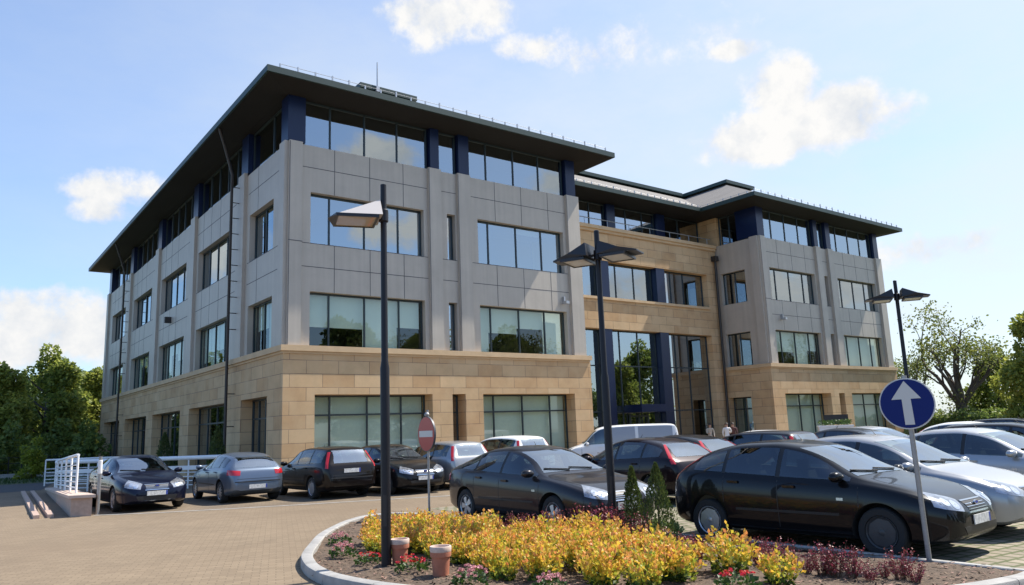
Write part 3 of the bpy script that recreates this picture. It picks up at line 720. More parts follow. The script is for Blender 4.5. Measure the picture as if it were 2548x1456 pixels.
def build_car(kind, body_mat, rim='cap', door_seams=True):
    K = KINDS[kind]; L = K['L']; h = L/2
    top, belt, hwf, low = (pchip(K[k]) for k in ('top','belt','hw','low'))
    xs = np.array(sorted(set(np.round(np.r_[np.linspace(-h, h, 72), h-np.array([.01,.025,.045,.08,.12]), -h+np.array([.01,.025,.045,.08,.12])], 4))))
    zt, zb, hw, zl = top(xs), np.minimum(belt(xs), top(xs)-.012), hwf(xs), low(xs)
    g = zt-zb; G = np.clip((g-.07)/.30, 0, 1); G = G*G*(3-2*G)
    re = hw*(.84+(K['rw']-.84)*G); zre = zt-(.30*g*(1-G)+.075*G)
    rings = []
    for i, x in enumerate(xs):
        d = zb[i]-zl[i]; w = hw[i]
        half = [(0,zl[i]),(.45*w,zl[i]),(.84*w,zl[i]+.005),(.935*w,zl[i]+.03),(.972*w,zl[i]+.10*d),(.986*w,zl[i]+.28*d),(.996*w,zl[i]+.48*d),(1.0*w,zl[i]+.62*d),(.992*w,zl[i]+.78*d),(.972*w,zl[i]+.91*d),(.945*w,zb[i]-.012)]
        gy, gz = .925*w, zb[i]+.012*min(1, g[i]/.06)
        for k in (0, .3, .62, .9, 1.0):
            y = gy+(re[i]-gy)*k + .022*math.sin(math.pi*k)*G[i]; half.append((y, gz+(zre[i]-gz)*k))
        dz = zt[i]-zre[i]
        half += [(re[i]*.93, zre[i]+.40*dz), (re[i]*.78, zre[i]+.68*dz), (re[i]*.45, zre[i]+.93*dz), (0, zt[i])]
        rings.append(half)
    n = len(rings[0]); ring_n = 2*n-2
    vs, fs = [], []
    for x, half in zip(xs, rings):
        full = half + [(-y, z) for y, z in half[-2:0:-1]]
        vs += [(float(x), float(y), float(z)) for y, z in full]
    for i in range(len(xs)-1):
        for j in range(ring_n):
            a, b = i*ring_n+j, i*ring_n+(j+1) % ring_n
            fs.append((a, a+ring_n, b+ring_n, b))
    fs.append(tuple(range(ring_n))); fs.append(tuple((len(xs)-1)*ring_n+j for j in reversed(range(ring_n))))
    me = bpy.data.meshes.new("car_shape"); me.from_pydata(vs, [], fs)
    bm = bmesh.new(); bm.from_mesh(me); bmesh.ops.recalc_face_normals(bm, faces=bm.faces); bm.to_mesh(me); bm.free()
    me.materials.append(body_mat); me.materials.append(P_UNDER)
    tmp = bpy.data.objects.new("car_shape", me); COL.objects.link(tmp)
    cut = MB(); Rw = K['R']
    for x in (K['wf'], K['wr']):
        for s in (1, -1):
            y0, y1 = sorted((s*.60, s*1.1)); k = 40; ra = Rw+.055
            lo = [(x+ra*math.cos(2*math.pi*q/k), y0, Rw+.005+ra*math.sin(2*math.pi*q/k)) for q in range(k)]
            hi = [(a, y1, c) for a, _, c in lo]
            cut.add(lo+hi, [tuple(range(k)), tuple(reversed(range(k, 2*k)))]+[(q, k+q, k+(q+1)%k, (q+1)%k) for q in range(k)], 0)
    cme = cut.mesh("cut", P_UNDER)
    bm = bmesh.new(); bm.from_mesh(cme); bmesh.ops.recalc_face_normals(bm, faces=bm.faces); bm.to_mesh(cme); bm.free()
    cob = bpy.data.objects.new("cut", cme); COL.objects.link(cob)
    mod = tmp.modifiers.new("b", 'BOOLEAN'); mod.operation = 'DIFFERENCE'; mod.object = cob; mod.solver = 'EXACT'; mod.material_mode = 'TRANSFER'
    dg = bpy.context.evaluated_depsgraph_get()
    body = bpy.data.meshes.new_from_object(tmp.evaluated_get(dg)); body.name = "body"
    bpy.data.objects.remove(tmp); bpy.data.objects.remove(cob)
    body.polygons.foreach_set("use_smooth", [True]*len(body.polygons)); body.set_sharp_from_angle(angle=R(38))
    bvh = BVHTree.FromPolygons([v.co for v in body.vertices], [p.vertices for p in body.polygons])
    # hollow cabin and window openings
    fzre = lambda x: float(np.interp(x, xs, zre)); fzb = lambda x: float(np.interp(x, xs, zb)); fre = lambda x: float(np.interp(x, xs, re)); fhw = lambda x: float(np.interp(x, xs, hw)); fzt = lambda x: float(np.interp(x, xs, zt))
    def dlo_low(x): return fzb(x)+.03
    def dlo_up(x): return fzre(x)-.022
    def xe_front(z):
        m = (xs > -.2); return float(np.interp(-z, -zre[m], xs[m]))
    def xe_rear(z):
        m = (xs < -.5); return float(np.interp(z, zre[m], xs[m]))
    z0, z1 = K['ws']; r0, r1 = K['rear']; zrm = float(zre.max())-.01
    def ws_y(z): return fre(xe_front(min(z, zrm)))-.035
    def rw_y(z): return fre(xe_rear(min(z, zrm)))-(.15 if K['tail'] in ('high', 'tall') else .07)+.05*(z-r0)/(r1-r0)
    def manifold(mb):
        m_ = mb.mesh("cut", P_CABIN); b_ = bmesh.new(); b_.from_mesh(m_); bmesh.ops.recalc_face_normals(b_, faces=b_.faces); b_.to_mesh(m_); b_.free(); return m_
    cab = MB(); cx = np.linspace(K['dlo'][-1][1]-.12, K['dlo'][0][0]+.02, 26); n4 = []
    for x in cx:
        t = .045; yb_, yr = fhw(x)*.925-t-.01, max(.2, fre(x)-t); zb_, zr_, ztp = fzb(x), fzre(x)-t*.5, fzt(x)-t
        zr_ = max(zr_, zb_-.10); ztp = max(ztp, zr_+.01)
        n4.append([(x, yb_-.02, .42), (x, yb_, zb_-.12), (x, yr, zr_), (x, yr*.6, zr_+(ztp-zr_)*.8), (x, 0, ztp)])
    for h4 in n4: h4 += [(x, -y, z) for x, y, z in h4[-2::-1]]
    k4 = len(n4[0]); cab.add([q for h4 in n4 for q in h4], [(i*k4+j, i*k4+(j+1)%k4, (i+1)*k4+(j+1)%k4, (i+1)*k4+j) for i in range(len(n4)-1) for j in range(k4)]+[tuple(range(k4)), tuple((len(n4)-1)*k4+j for j in range(k4))])
    win = MB(); e = .012
    for (a, b) in K['dlo']:
        a2, b2 = a-e, b+e; xx = np.linspace(a2, b2, 14); lo = [(x, dlo_low(x)+e) for x in xx if dlo_up(x)-dlo_low(x) > .05]; up = [(x, dlo_up(x)-e) for x, _ in lo]
        if len(lo) < 3: continue
        pl = lo+up[::-1]; n_ = len(pl)
        win.add([(x, -2, z) for x, z in pl]+[(x, 2, z) for x, z in pl], [tuple(range(n_)), tuple(range(2*n_-1, n_-1, -1))]+[(i, (i+1)%n_, n_+(i+1)%n_, n_+i) for i in range(n_)])
    for (za, zb2, fy, xa, xb2) in ((z0, z1, ws_y, K['dlo'][0][0]-.55, 3.), (r0, r1, rw_y, K['dlo'][-1][1]+.25, -3.)):
        zz_ = np.linspace(za+e*1.6, zb2-e*1.6, 7); pl = [(fy(z)-e*1.5, z) for z in zz_]+[(-(fy(z)-e*1.5), z) for z in zz_[::-1]]; n_ = len(pl)
        win.add([(xa, y, z) for y, z in pl]+[(xb2, y, z) for y, z in pl], [tuple(range(n_)), tuple(range(2*n_-1, n_-1, -1))]+[(i, (i+1)%n_, n_+(i+1)%n_, n_+i) for i in range(n_)])
    hol = bpy.data.objects.new("hollow", body.copy()); COL.objects.link(hol); cobs = []
    for mbq, slf in ((cab, False), (win, True)):
        co_ = bpy.data.objects.new("cut", manifold(mbq)); COL.objects.link(co_); cobs.append(co_)
        md = hol.modifiers.new("h", 'BOOLEAN'); md.operation = 'DIFFERENCE'; md.object = co_; md.solver = 'EXACT'; md.material_mode = 'TRANSFER'; md.use_self = slf
    dg = bpy.context.evaluated_depsgraph_get(); body2 = bpy.data.meshes.new_from_object(hol.evaluated_get(dg))
    for q in cobs+[hol]: bpy.data.objects.remove(q)
    if len(body2.polygons) > 500:
        body = body2; body.name = "body"
        body.polygons.foreach_set("use_smooth", [True]*len(body.polygons)); body.set_sharp_from_angle(angle=R(38))
    root = bpy.data.objects.new("parked_car", None); COL.objects.link(root)
    parts = {}
    def add(name, mb, mats, smooth=None, parent=root):
        o = mb.build(name, mats, parent, smooth=smooth); return o
    ob = obj("body", body, root)
    # patches wrapped on the body by casting rays
    def cast(o, d):
        r = bvh.ray_cast(Vector(o), Vector(d).normalized())
        if r[0] is None:
            r = bvh.find_nearest(Vector(o)+Vector(d).normalized()*1.0)
        n = r[1].normalized()
        if n.dot(Vector(d)) > 0: n = -n
        return r[0], n
    def patch(mb, grid, off=.005, m=0, flip=False):
        nu, nv = len(grid), len(grid[0]); top_, bot = [], []
        for row in grid:
            for (o, d) in row:
                p, nn = cast(o, d); top_.append(p+nn*off); bot.append(p-nn*.006)
        faces = [(i*nv+j, (i+1)*nv+j, (i+1)*nv+j+1, i*nv+j+1) for i in range(nu-1) for j in range(nv-1)]
        edge = [i*nv for i in range(nu)] + [(nu-1)*nv+j for j in range(1, nv)] + [i*nv+nv-1 for i in range(nu-2, -1, -1)] + [j for j in range(nv-2, 0, -1)]
        k = len(edge); base = nu*nv
        faces += [(edge[i], edge[(i+1)%k], base+(i+1)%k, base+i) for i in range(k)]
        mb.add(top_+[bot[e] for e in edge], faces, m)
    def rect(f0, nu, nv):   # f0(u,v) -> (origin, dir)
        return [[f0(i/(nu-1), j/(nv-1)) for j in range(nv)] for i in range(nu)]
    # side windows
    for sgn in (1, -1):
        def side(xa, xb, ex, s=sgn):
            def f(u, v):
                x = xa+(xb-xa)*u; lo, up = dlo_low(x)-ex, dlo_up(x)+ex*.4
                if up < lo+.004: up = lo+.004
                return ((x, s*2, lo+(up-lo)*v), (0, -s, 0))
            return f
        for (a_, b_), (c_, d_) in zip(K['dlo'], K['dlo'][1:]):
            if kind != 'van': tr = MB(); patch(tr, rect(side(b_+.004, c_-.004, .012), 3, 6), .003); add("pillar_trim", tr, P_TRIM, 40)
        for iw, (a, b) in enumerate(K['dlo']):
            gl = MB(); patch(gl, rect(side(a, b, 0), 14, 6), .006); add("side_window", gl, P_VANWIN if kind == 'van' and iw else P_GLASS, 40)
        # handles, mirror, side lamp
        for (a, b) in K['dlo'][:2]:
            p, nn = cast((b+.16, sgn*2, fzb(b)-.10), (0, -sgn, 0)); hd = MB()
            hd.box(p.x-.09, p.x+.09, min(p.y, p.y+sgn*.03), max(p.y, p.y+sgn*.03), p.z-.016, p.z+.016)
            add("door_handle", hd, body_mat)
        mi = MB(); xm = K['dlo'][0][0]-.12; zc = fzb(xm)+.085; yb = fhw(xm)*.90
        prof = [(0, .02), (.03, .06), (.10, .085), (.17, .08), (.215, .05), (.225, .0)]
        pts = []
        for (dy, rad) in prof:
            for q in range(10):
                a = 2*math.pi*q/10; pts.append((xm+.02+rad*.75*math.cos(a)-(.02 if math.cos(a) < 0 else 0)-dy*.12, sgn*(yb+dy), zc+rad*.85*math.sin(a)))
        fcs = [(i*10+q, i*10+(q+1)%10, (i+1)*10+(q+1)%10, (i+1)*10+q) for i in range(len(prof)-1) for q in range(10)]
        mi.add(pts, fcs); add("side_mirror", mi, body_mat, 50)
        if door_seams:
            sm = MB()
            bounds = [K['dlo'][0][0]+.12] + [K['dlo'][0][1]-.03, K['dlo'][1][1]-.02]
            for q, xb in enumerate(bounds):
                def seam(u, v, xb=xb, s=sgn):
                    z = .30+(fzb(xb)-.02-.30)*v; return ((xb+(u-.5)*.012, s*2, z), (0, -s, 0))
                patch(sm, rect(seam, 2, 10), .002)
            def rub(u, v, s=sgn): return ((K['wf']-.52-(K['wf']-.52-K['wr']-.52)*u, s*2, .50+.035*v), (0, -s, 0))
            patch(sm, rect(rub, 20, 2), .006)
            def sill(u, v, s=sgn): return ((K['wf']-.42-(K['wf']-.42-K['wr']-.42)*u, s*2, .22+.055*v), (0, -s, 0))
            patch(sm, rect(sill, 12, 2), .004)
            add("door_seam", sm, P_TRIM, 40)
        rl = MB()
        def rep(u, v, s=sgn): return ((K['wf']-.45-.09*u, s*2, .70+.035*v), (0, -s, 0))
        patch(rl, rect(rep, 3, 2), .006); add("side_repeater", rl, P_LAMP)
    # windscreen and rear window: horizontal rays; edges follow the roof pillars
    def wsf(u, v):
        z = z0+(z1-z0)*v; xx = xe_front(min(z, float(zre.max())-.01)); y = (fre(xx)-.035)*(2*u-1)
        zz = z if v < 1 else z
        return ((3.2, y, z-.012*(2*u-1)**2), (-1, 0, 0))
    wm = MB(); patch(wm, rect(wsf, 17, 9), .005); wsh = add("windscreen", wm, P_WIND, 50)
    wi = MB()
    for yy in (.42, -.12):
        pts = []
        for q in range(5):
            p, nn = cast((3.2, yy+ -.5*q/4, z0+.012+.035*q/4), (-1, 0, 0)); pts.append(p+nn*.018)
        wi.tube(pts, .011, 5)
    add("wiper", wi, P_TRIM, parent=wsh)
    def rwf(u, v):
        z = r0+(r1-r0)*v; y = rw_y(z)*(2*u-1)
        return ((-3.2, y, z), (1, 0, 0))
    rm = MB(); patch(rm, rect(rwf, 13, 7), .005); add("rear_window", rm, P_WIND, 50)
    # lamps
    def diag(s, ang, xc, y, z):  # ray towards the body at an angle from the front (s=+1) or rear (s=-1)
        d = Vector((-s*math.cos(ang), -math.copysign(math.sin(ang), y), 0)); return (tuple(Vector((xc, y, z))-d*2.5), tuple(d))
    fz = .66 if kind != 'van' else .80
    for sy in (1, -1):
        hl = MB()
        def head(u, v):
            y = sy*(.37+.36*u); zlo = fz-.075+.06*u+.05*max(0, u-.7); zup = fz+.06+.11*u**.8
            return diag(1, R(32), h-.10-.20*u, y, zlo+(zup-zlo)*v)
        patch(hl, rect(head, 12, 6), .004); hl_o = add("headlight", hl, P_LAMP, 50)
        rf = MB()
        for (cu, cv, rr_) in ((.30, .42, .24), (.60, .50, .20)):
            def disc_(u, v, cu=cu, cv=cv, rr_=rr_):
                a = 2*math.pi*u; return head(cu+rr_*.62*v*math.cos(a), cv+rr_*1.3*v*math.sin(a))
            patch(rf, rect(disc_, 13, 3), .008)
        add("reflector", rf, P_REFL, 50, hl_o)
        tl = MB(); xt = -h
        if K['tail'] == 'high':
            def tail(u, v):
                z = .90+.42*v; y = sy*(.80-.17*v**1.3+(.13-.05*v)*(u-.6)); return diag(-1, R(38), xt+.1+.40*v, y, z)
        elif K['tail'] == 'tall':
            def tail(u, v):
                z = .88+.46*v; y = sy*(.79-.14*v**1.2+.11*(u-.6)); return diag(-1, R(35), xt+.08+.2*v, y, z)
        else:
            zt0 = .78 if kind != 'van' else .8
            def tail(u, v):
                y = sy*(.50+.36*u); return diag(-1, R(30), xt+.06+.16*u, y, zt0+.02*u+(.13+.02*u)*v)
        patch(tl, rect(tail, 9, 7), .006); add("taillight", tl, P_RED, 50)
    gr = MB()
    def grille(u, v): return ((3.2, (2*u-1)*(.30-.05*(1-v)), fz-.085+.115*v), (-1, 0, 0))
    patch(gr, rect(grille, 9, 4), .005)
    def intake(u, v): return ((3.2, (2*u-1)*(.52-.06*(1-v)), .28+.13*v), (-1, 0, 0))
    patch(gr, rect(intake, 13, 4), .005)
    def chrome(u, v): return ((3.2, (2*u-1)*.30, fz-.105+.020*v), (-1, 0, 0))
    patch(gr, rect(chrome, 9, 2), .010, 1)
    def chrome2(u, v): return ((3.2, (2*u-1)*.31, fz+.032+.014*v), (-1, 0, 0))
    patch(gr, rect(chrome2, 9, 2), .010, 1)
    p, nn = cast((3.2, 0, fz-.02), (-1, 0, 0)); 
    q_ = []
    for k in range(16): q_.append((.062*math.cos(k*math.pi/8), .026*math.sin(k*math.pi/8)))
    gr.add([(p.x+.022, y, p.z+.03+z) for y, z in q_]+[(p.x, y, p.z+.03+z) for y, z in q_], [tuple(range(16))]+[(k, (k+1)%16, 16+(k+1)%16, 16+k) for k in range(16)], 1)
    gr.add([(p.x+.0225, y*.82, p.z+.03+z*.75) for y, z in q_], [tuple(range(16))], 2)
    for k in range(3):
        def bar(u, v, k=k): return ((3.2, (2*u-1)*.285, fz-.065+.03*k+.008*v), (-1, 0, 0))
        patch(gr, rect(bar, 9, 2), .009, 1)
    add("grille", gr, [P_TRIM, P_CHROME, P_PBLUE], 50)
    for s, zc in ((1, .475), (-1, .80 if K['tail'] in ('tall',) else (.88 if kind == 'sedan' and False else .46))):
        p, nn = cast((s*3.2, 0, zc), (-s, 0, 0)); x = p.x+s*.012; pl = MB()
        pl.box(min(x, x+s*.012), max(x, x+s*.012), -.26, .26, zc-.057, zc+.057, 0)
        xb = x+s*.0135; yb0, yb1 = (s*.26, s*.215) if True else (0, 0)
        pl.box(min(x+s*.0121, xb), max(x+s*.0121, xb), min(yb0, yb1)+.001, max(yb0, yb1)-.001, zc-.055, zc+.055, 1)
        add("number_plate", pl, [P_PLATE, P_PBLUE])
    bm_ = MB()
    def bump(u, v): return diag(-1, R(0), -h, .001+(2*u-1)*.70, .60+.03*v)
    def bumpr(u, v): return ((-3.2, (2*u-1)*.66, .585+.03*v), (1, 0, 0))
    patch(bm_, rect(bumpr, 15, 2), .008)
    def tgs(u, v): return ((-3.2, (2*u-1)*.60, .675+.012*v), (1, 0, 0))
    patch(bm_, rect(tgs, 15, 2), .002)
    add("bumper_strip", bm_, P_TRIM, 50)
    tm, rmh = wheel_meshes(Rw, rim)
    for x in (K['wf'], K['wr']):
        for s in (1, -1):
            w = obj("wheel", tm, root, (x, s*(fhw(x)-.125), Rw), 0 if s == 1 else math.pi)
            obj("rim", rmh, w)
    xb_ = K['dlo'][0][1]
    def seat(nm, x, y, w, zs=.48, hb=.50):
        m_ = MB(); m_.add([(x+.50, y-w, zs-.10), (x+.50, y+w, zs-.10), (x+.52, y+w, zs+.06), (x+.52, y-w, zs+.06), (x, y-w, zs-.10), (x, y+w, zs-.10), (x, y+w, zs+.04), (x, y-w, zs+.04)], [(0,1,2,3),(7,6,5,4),(3,2,6,7),(0,3,7,4),(1,5,6,2)])
        c = [(x+.06, zs), (x-.08, zs), (x-.13, zs+hb*.5), (x-.20, zs+hb), (x-.12, zs+hb+.02), (x-.03, zs+hb*.5)]; n_ = 6
        m_.add([(a_, y-w*.94, b_) for a_, b_ in c]+[(a_, y+w*.94, b_) for a_, b_ in c], [tuple(range(n_)), tuple(range(2*n_-1, n_-1, -1))]+[(i, (i+1)%n_, n_+(i+1)%n_, n_+i) for i in range(n_)])
        so_ = add(nm, m_, P_SEAT, 50)
        for yy in ((y,) if w < .4 else (y-.36, y+.36)):
            hr = MB(); hr.box(x-.22, x-.14, yy-.12, yy+.12, zs+hb+.05, zs+hb+.19); add("headrest", hr, P_SEAT, parent=so_)
    for yy in (.36, -.36): seat("front_seat", xb_-.12, yy, .24)
    if kind != 'van': seat("rear_seat", xb_-.98, 0, .58, .50, .46)
    ds = MB(); xd = K['dlo'][0][0]-.30; zd = fzb(xd)-.03; ds.add([(xd+.32, -.66, zd+.02), (xd+.32, .66, zd+.02), (xd, .66, zd), (xd, -.66, zd), (xd-.05, .66, zd-.25), (xd-.05, -.66, zd-.25)], [(0,1,2,3),(3,2,4,5)]); add("dashboard", ds, P_CABIN, 40)
    sw = MB(); cs = Vector((xd-.16, .36, zd-.06)); sw.tube([cs+Vector((.07*math.sin(q*math.pi/8), .18*math.cos(q*math.pi/8), .165*math.sin(q*math.pi/8))) for q in range(17)], .014, 6); add("steering_wheel", sw, P_CABIN, 60)
    im = MB(); xm_ = xe_front(z1-.05)-.10; im.box(xm_-.02, xm_+.02, -.09, .09, z1-.08, z1-.03); add("rear_view_mirror", im, P_CABIN)
    a = MB(); zr = float(top(-.1)); a.tube([(-.15, 0, zr-.01), (-.24, 0, zr+.09)], [.008, .004], 5); add("aerial", a, P_TRIM)
    return root

BODY_PARTS = ("body", "door_handle", "side_mirror")
def recolour(root, m):
    for ch in root.children:
        if ch.name.split('.')[0] in BODY_PARTS:
            ch.material_slots[0].link = 'OBJECT'; ch.material_slots[0].material = m

NAVY = paint("paint_navy", (.006, .008, .022)); BLACK = paint("paint_black", (.006, .006, .007), .1); BROWNBLACK = paint("paint_black_brown", (.010, .007, .006), .2)
GREYBLUE = paint("paint_grey_blue", (.13, .165, .22), .6, .3); SILVER = paint("paint_silver", (.34, .345, .355), .6, .32); DGREY = paint("paint_dark_grey", (.030, .028, .030), .5)
CWHITE = paint("paint_white", (.72, .72, .70), 0, .3); DRED = paint("paint_dark_red_black", (.012, .006, .008), .3); LSILVER = paint("paint_light_silver", (.40, .405, .415), .6, .32)
PROTO = {}
CAR_GROUP = "cars parked in front of the office building"
RIM = {'hatch': 'cap', 'compact': 'multi', 'sedan': 'alloy', 'estate': 'cap', 'van': 'cap'}
def car(kind, x, y, head, m, label, cat="car", name="parked_car", sz=1.):
    if kind not in PROTO:
        PROTO[kind] = build_car(kind, m, RIM[kind]); o = PROTO[kind]
    else: o = copy_tree(PROTO[kind])
    recolour(o, m); o.name = name
    o.location = (x, y, .006); o.rotation_euler = (0, 0, R(head)); o.scale = (1, 1, sz)
    tag(o, label, cat, CAR_GROUP); return o

car('sedan', 4.95, 25.2, -88, NAVY, "navy saloon facing out beside the low stone wall and white railing")
car('compact', 7.75, 24.9, 90, GREYBLUE, "grey blue hatchback parked tail out between the navy saloon and the black estate")
car('estate', 10.0, 23.5, 90, BROWNBLACK, "black estate car parked tail out with tall lamps beside its rear window")
car('hatch', 12.05, 22.7, -90, BLACK, "black hatchback facing out behind the no entry sign")
car('estate', 14.1, 23.2, 90, SILVER, "silver estate car tail out behind the no entry sign", )
car('estate', 16.6, 23.0, 90, CWHITE, "white estate car with only its roof showing behind the dark grey saloon", sz=1.06)
car('van', 24.0, 24.25, 140, CWHITE, "white panel van with dark side windows in front of the entrance", "van", "parked_van", .97)
car('sedan', 9.6, 11.9, -92, DGREY, "dark grey saloon with alloy wheels behind the yellow shrubs")
car('hatch', 14.2, 13.8, 86, DRED, "black hatchback tail out with red lamps high beside its rear window, behind the two conifers")
car('hatch', 16.7, 14.9, 88, BLACK, "black hatchback farther back, its roof and red lamp just above the nearest black car")
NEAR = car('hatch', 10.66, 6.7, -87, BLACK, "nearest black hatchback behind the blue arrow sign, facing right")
car('hatch', 13.0, 6.8, -91, SILVER, "silver hatchback alongside the nearest black car, its bonnet behind the sign pole")
car('hatch', 17.2, 6.9, -92, LSILVER, "light silver hatchback at the picture's right edge with round door mirror")
car('sedan', 24.9, 13.3, -90, LSILVER, "pale silver saloon just beside the blue arrow disc, half hidden behind the silver hatchback")
car('hatch', 29.8, 12.2, -90, CWHITE, "white hatchback below the bare limbed tree at the far end of the car park")
car('estate', 37.5, 13.5, -90, BLACK, "black estate car farthest right, roof showing below the hedge")
car('estate', 23.4, 8.4, -90, BLACK, "black estate car at the right edge in front of the farthest dark one")
car('sedan', 22.4, 13.4, 90, BLACK, "black saloon roof seen over the nearest black car's windscreen")
car('hatch', 21.6, 15.8, 90, CWHITE, "white hatchback roof in front of the entrance's right side")
car('estate', 19.3, 14.3, 90, DGREY, "dark grey estate roof close above the nearest black car's roof")

P_RIM_SHADE = mat("wheel_rim_shaded", (.06, .06, .062), .5, .4)  # shade on the nearest car's front wheels, put into the rim colour
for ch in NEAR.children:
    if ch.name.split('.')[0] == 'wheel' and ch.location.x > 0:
        rim_o = ch.children[0]; rim_o.material_slots[0].link = 'OBJECT'; rim_o.material_slots[0].material = P_RIM_SHADE
# ------------------------------------------------------------------ ground
M_pave = block_mat("clay_paving", (.225, .172, .114), (.185, .140, .093), (.13, .10, .068), .21, .105, .006, .85, plan=True, var=.16, vscale=.35, bump=.25, rot=.35, patch=((.155, .115, .076), .17, .7))
M_bay = block_mat("bay_paving", (.27, .23, .175), (.21, .18, .135), (.095, .105, .05), .24, .24, .03, .9, plan=True, var=.25, vscale=.6, bump=.5, rot=.1)
M_row = block_mat("row_paving", (.20, .155, .108), (.17, .13, .088), (.12, .092, .062), .21, .105, .006, .85, plan=True, var=.25, vscale=.8, bump=.25, rot=.35, patch=((.10, .08, .06), .5, .6))
M_soil = mat("mulch_soil", (.105, .072, .048), .95, var=.55, vscale=14, bump=1., bscale=60)
M_kerb = mat("kerb_concrete", (.31, .30, .28), .85, var=.28, vscale=4, bump=.2, bscale=60)
M_asph = mat("asphalt", (.055, .056, .06), .9, var=.15, vscale=2, bump=.2, bscale=80)
M_grass = mat("grass_blades", (.045, .085, .018), .8, island=.35, transl=.3)
M_lawn = mat("lawn_soil", (.05, .07, .022), .95, var=.4, vscale=1.5)
M_granite = mat("granite_wall", (.40, .29, .23), .7, var=.18, vscale=10, bump=.15, bscale=60)
M_cap = mat("wall_cap", (.50, .39, .32), .7, var=.12, vscale=8)

def sheet(name, pts, z, m, kind="structure"):
    mb = MB(); mb.poly([(x, y, z) for x, y in pts]); return tag(mb.build(name, m), kind=kind)
sheet("ground", [(-900, -900), (900, -900), (900, 900), (-900, 900)], 0, M_pave)
sheet("parking_paving", [(9.77, -6), (60, -6), (60, 16.5), (9.77, 16.5)], .004, M_bay)
_ln = [on_z(*q) for q in ((232, 1283), (400, 1276), (560, 1267), (720, 1258), (900, 1247), (1120, 1234))]
sheet("parking_row_paving", [(p.x, p.y) for p in _ln]+[(13.2, 24), (16, 27), (10.2, 30), (5.2, 30), (4.3, 28)], .004, M_row)
_b = MB()
for a_, b_ in zip(_ln, _ln[1:]):
    n_ = Vector((-(b_-a_).y, (b_-a_).x, 0)).normalized()*.07
    _b.add([tuple(q+Vector((0, 0, .008))) for q in (a_-n_, b_-n_, b_+n_, a_+n_)], [(0, 1, 2, 3)])
tag(_b.build("paving_band", M_kerb), kind="structure")

sheet("asphalt_road", [(-70, 37.6), (2.2, 39.0), (4.0, 39.2), (5.4, 47), (-70, 50)], .004, M_asph)
sheet("lawn", [(-120, 50.2), (5.5, 47.2), (8.5, 52), (9.2, 75), (-10, 140), (-120, 140)], .005, M_lawn)
sheet("verge", [(62, 5), (200, -20), (200, 90), (58, 60), (46, 22)], .006, M_lawn)

def catmull(pts, n=8, closed=False):
    P = [Vector((*p, 0)) if len(p) == 2 else Vector(p) for p in pts]; out = []
    k = len(P)
    for i in range(k-1 if not closed else k):
        p0, p1, p2, p3 = (P[max(i-1, 0)], P[i], P[min(i+1, k-1)], P[min(i+2, k-1)]) if not closed else (P[i-1], P[i], P[(i+1)%k], P[(i+2)%k])
        for j in range(n):
            t = j/n; out.append(.5*((2*p1)+(-p0+p2)*t+(2*p0-5*p1+4*p2-p3)*t*t+(-p0+3*p1-3*p2+p3)*t**3))
    if not closed: out.append(P[-1])
    return out
outer = [(8.58, 14.3), (8.4, 15.1), (8.05, 15.42), (7.5, 15.42), (6.87, 14.92), (6.37, 14.35), (5.63, 13.35), (5.03, 12.3), (4.50, 11.3), (4.24, 10.6), (4.08, 9.93), (4.03, 9.2), (4.2, 8.2), (4.7, 6.9), (5.6, 5.5), (6.7, 4.45), (7.9, 3.75), (9.0, 3.44), (9.62, 3.46)]
side_line = [(9.70, 3.48), (9.70, 5.0), (9.70, 6.5), (9.66, 7.7), (9.5, 8.8), (9.22, 9.38), (8.8, 9.44), (8.46, 9.8), (8.42, 11.), (8.5, 12.6), (8.58, 14.3)]
op = catmull(outer, 8)
def sweep_kerb(path, w, h, name, seg=.95):
    mb = MB(); d = 0; pieces = [[path[0]]]
    for a, b in zip(path, path[1:]):
        l = (b-a).length; d += l; pieces[-1].append(b)
        if d > seg: pieces.append([b]); d = 0
    for pc in pieces:
        if len(pc) < 2: continue
        e = .006; t0 = (pc[1]-pc[0]).normalized(); t1 = (pc[-1]-pc[-2]).normalized()
        pc = [pc[0]+t0*e] + pc[1:-1] + [pc[-1]-t1*e]
        sec = [(0, 0), (0, h-.03), (.01, h-.008), (.03, h), (w-.012, h), (w, h-.012), (w, 0)]
        vs, k = [], len(sec)
        for i, p in enumerate(pc):
            t = (pc[min(i+1, len(pc)-1)]-pc[max(i-1, 0)]).normalized(); nrm = Vector((-t.y, t.x, 0))
            vs += [tuple(p+nrm*s+Vector((0, 0, z))) for s, z in sec]
        fs = [(i*k+j, i*k+j+1, (i+1)*k+j+1, (i+1)*k+j) for i in range(len(pc)-1) for j in range(k-1)]
        fs += [tuple(range(k)), tuple((len(pc)-1)*k+j for j in reversed(range(k)))]
        mb.add(vs, fs)
    return tag(mb.build(name, M_kerb, smooth=30), kind="structure")
sweep_kerb(op, .17, .13, "kerb")
sp = catmull(side_line, 6)
sweep_kerb(sp, .12, .10, "kerb")
bed = [(p.x, p.y) for p in op] + [(p.x, p.y) for p in sp[-2:0:-1]]
bed_poly = bed
def inside(x, y, poly):
    c = False; j = len(poly)-1
    for i in range(len(poly)):
        xi, yi = poly[i]; xj, yj = poly[j]
        if (yi > y) != (yj > y) and x < (xj-xi)*(y-yi)/(yj-yi)+xi: c = not c
        j = i
    return c
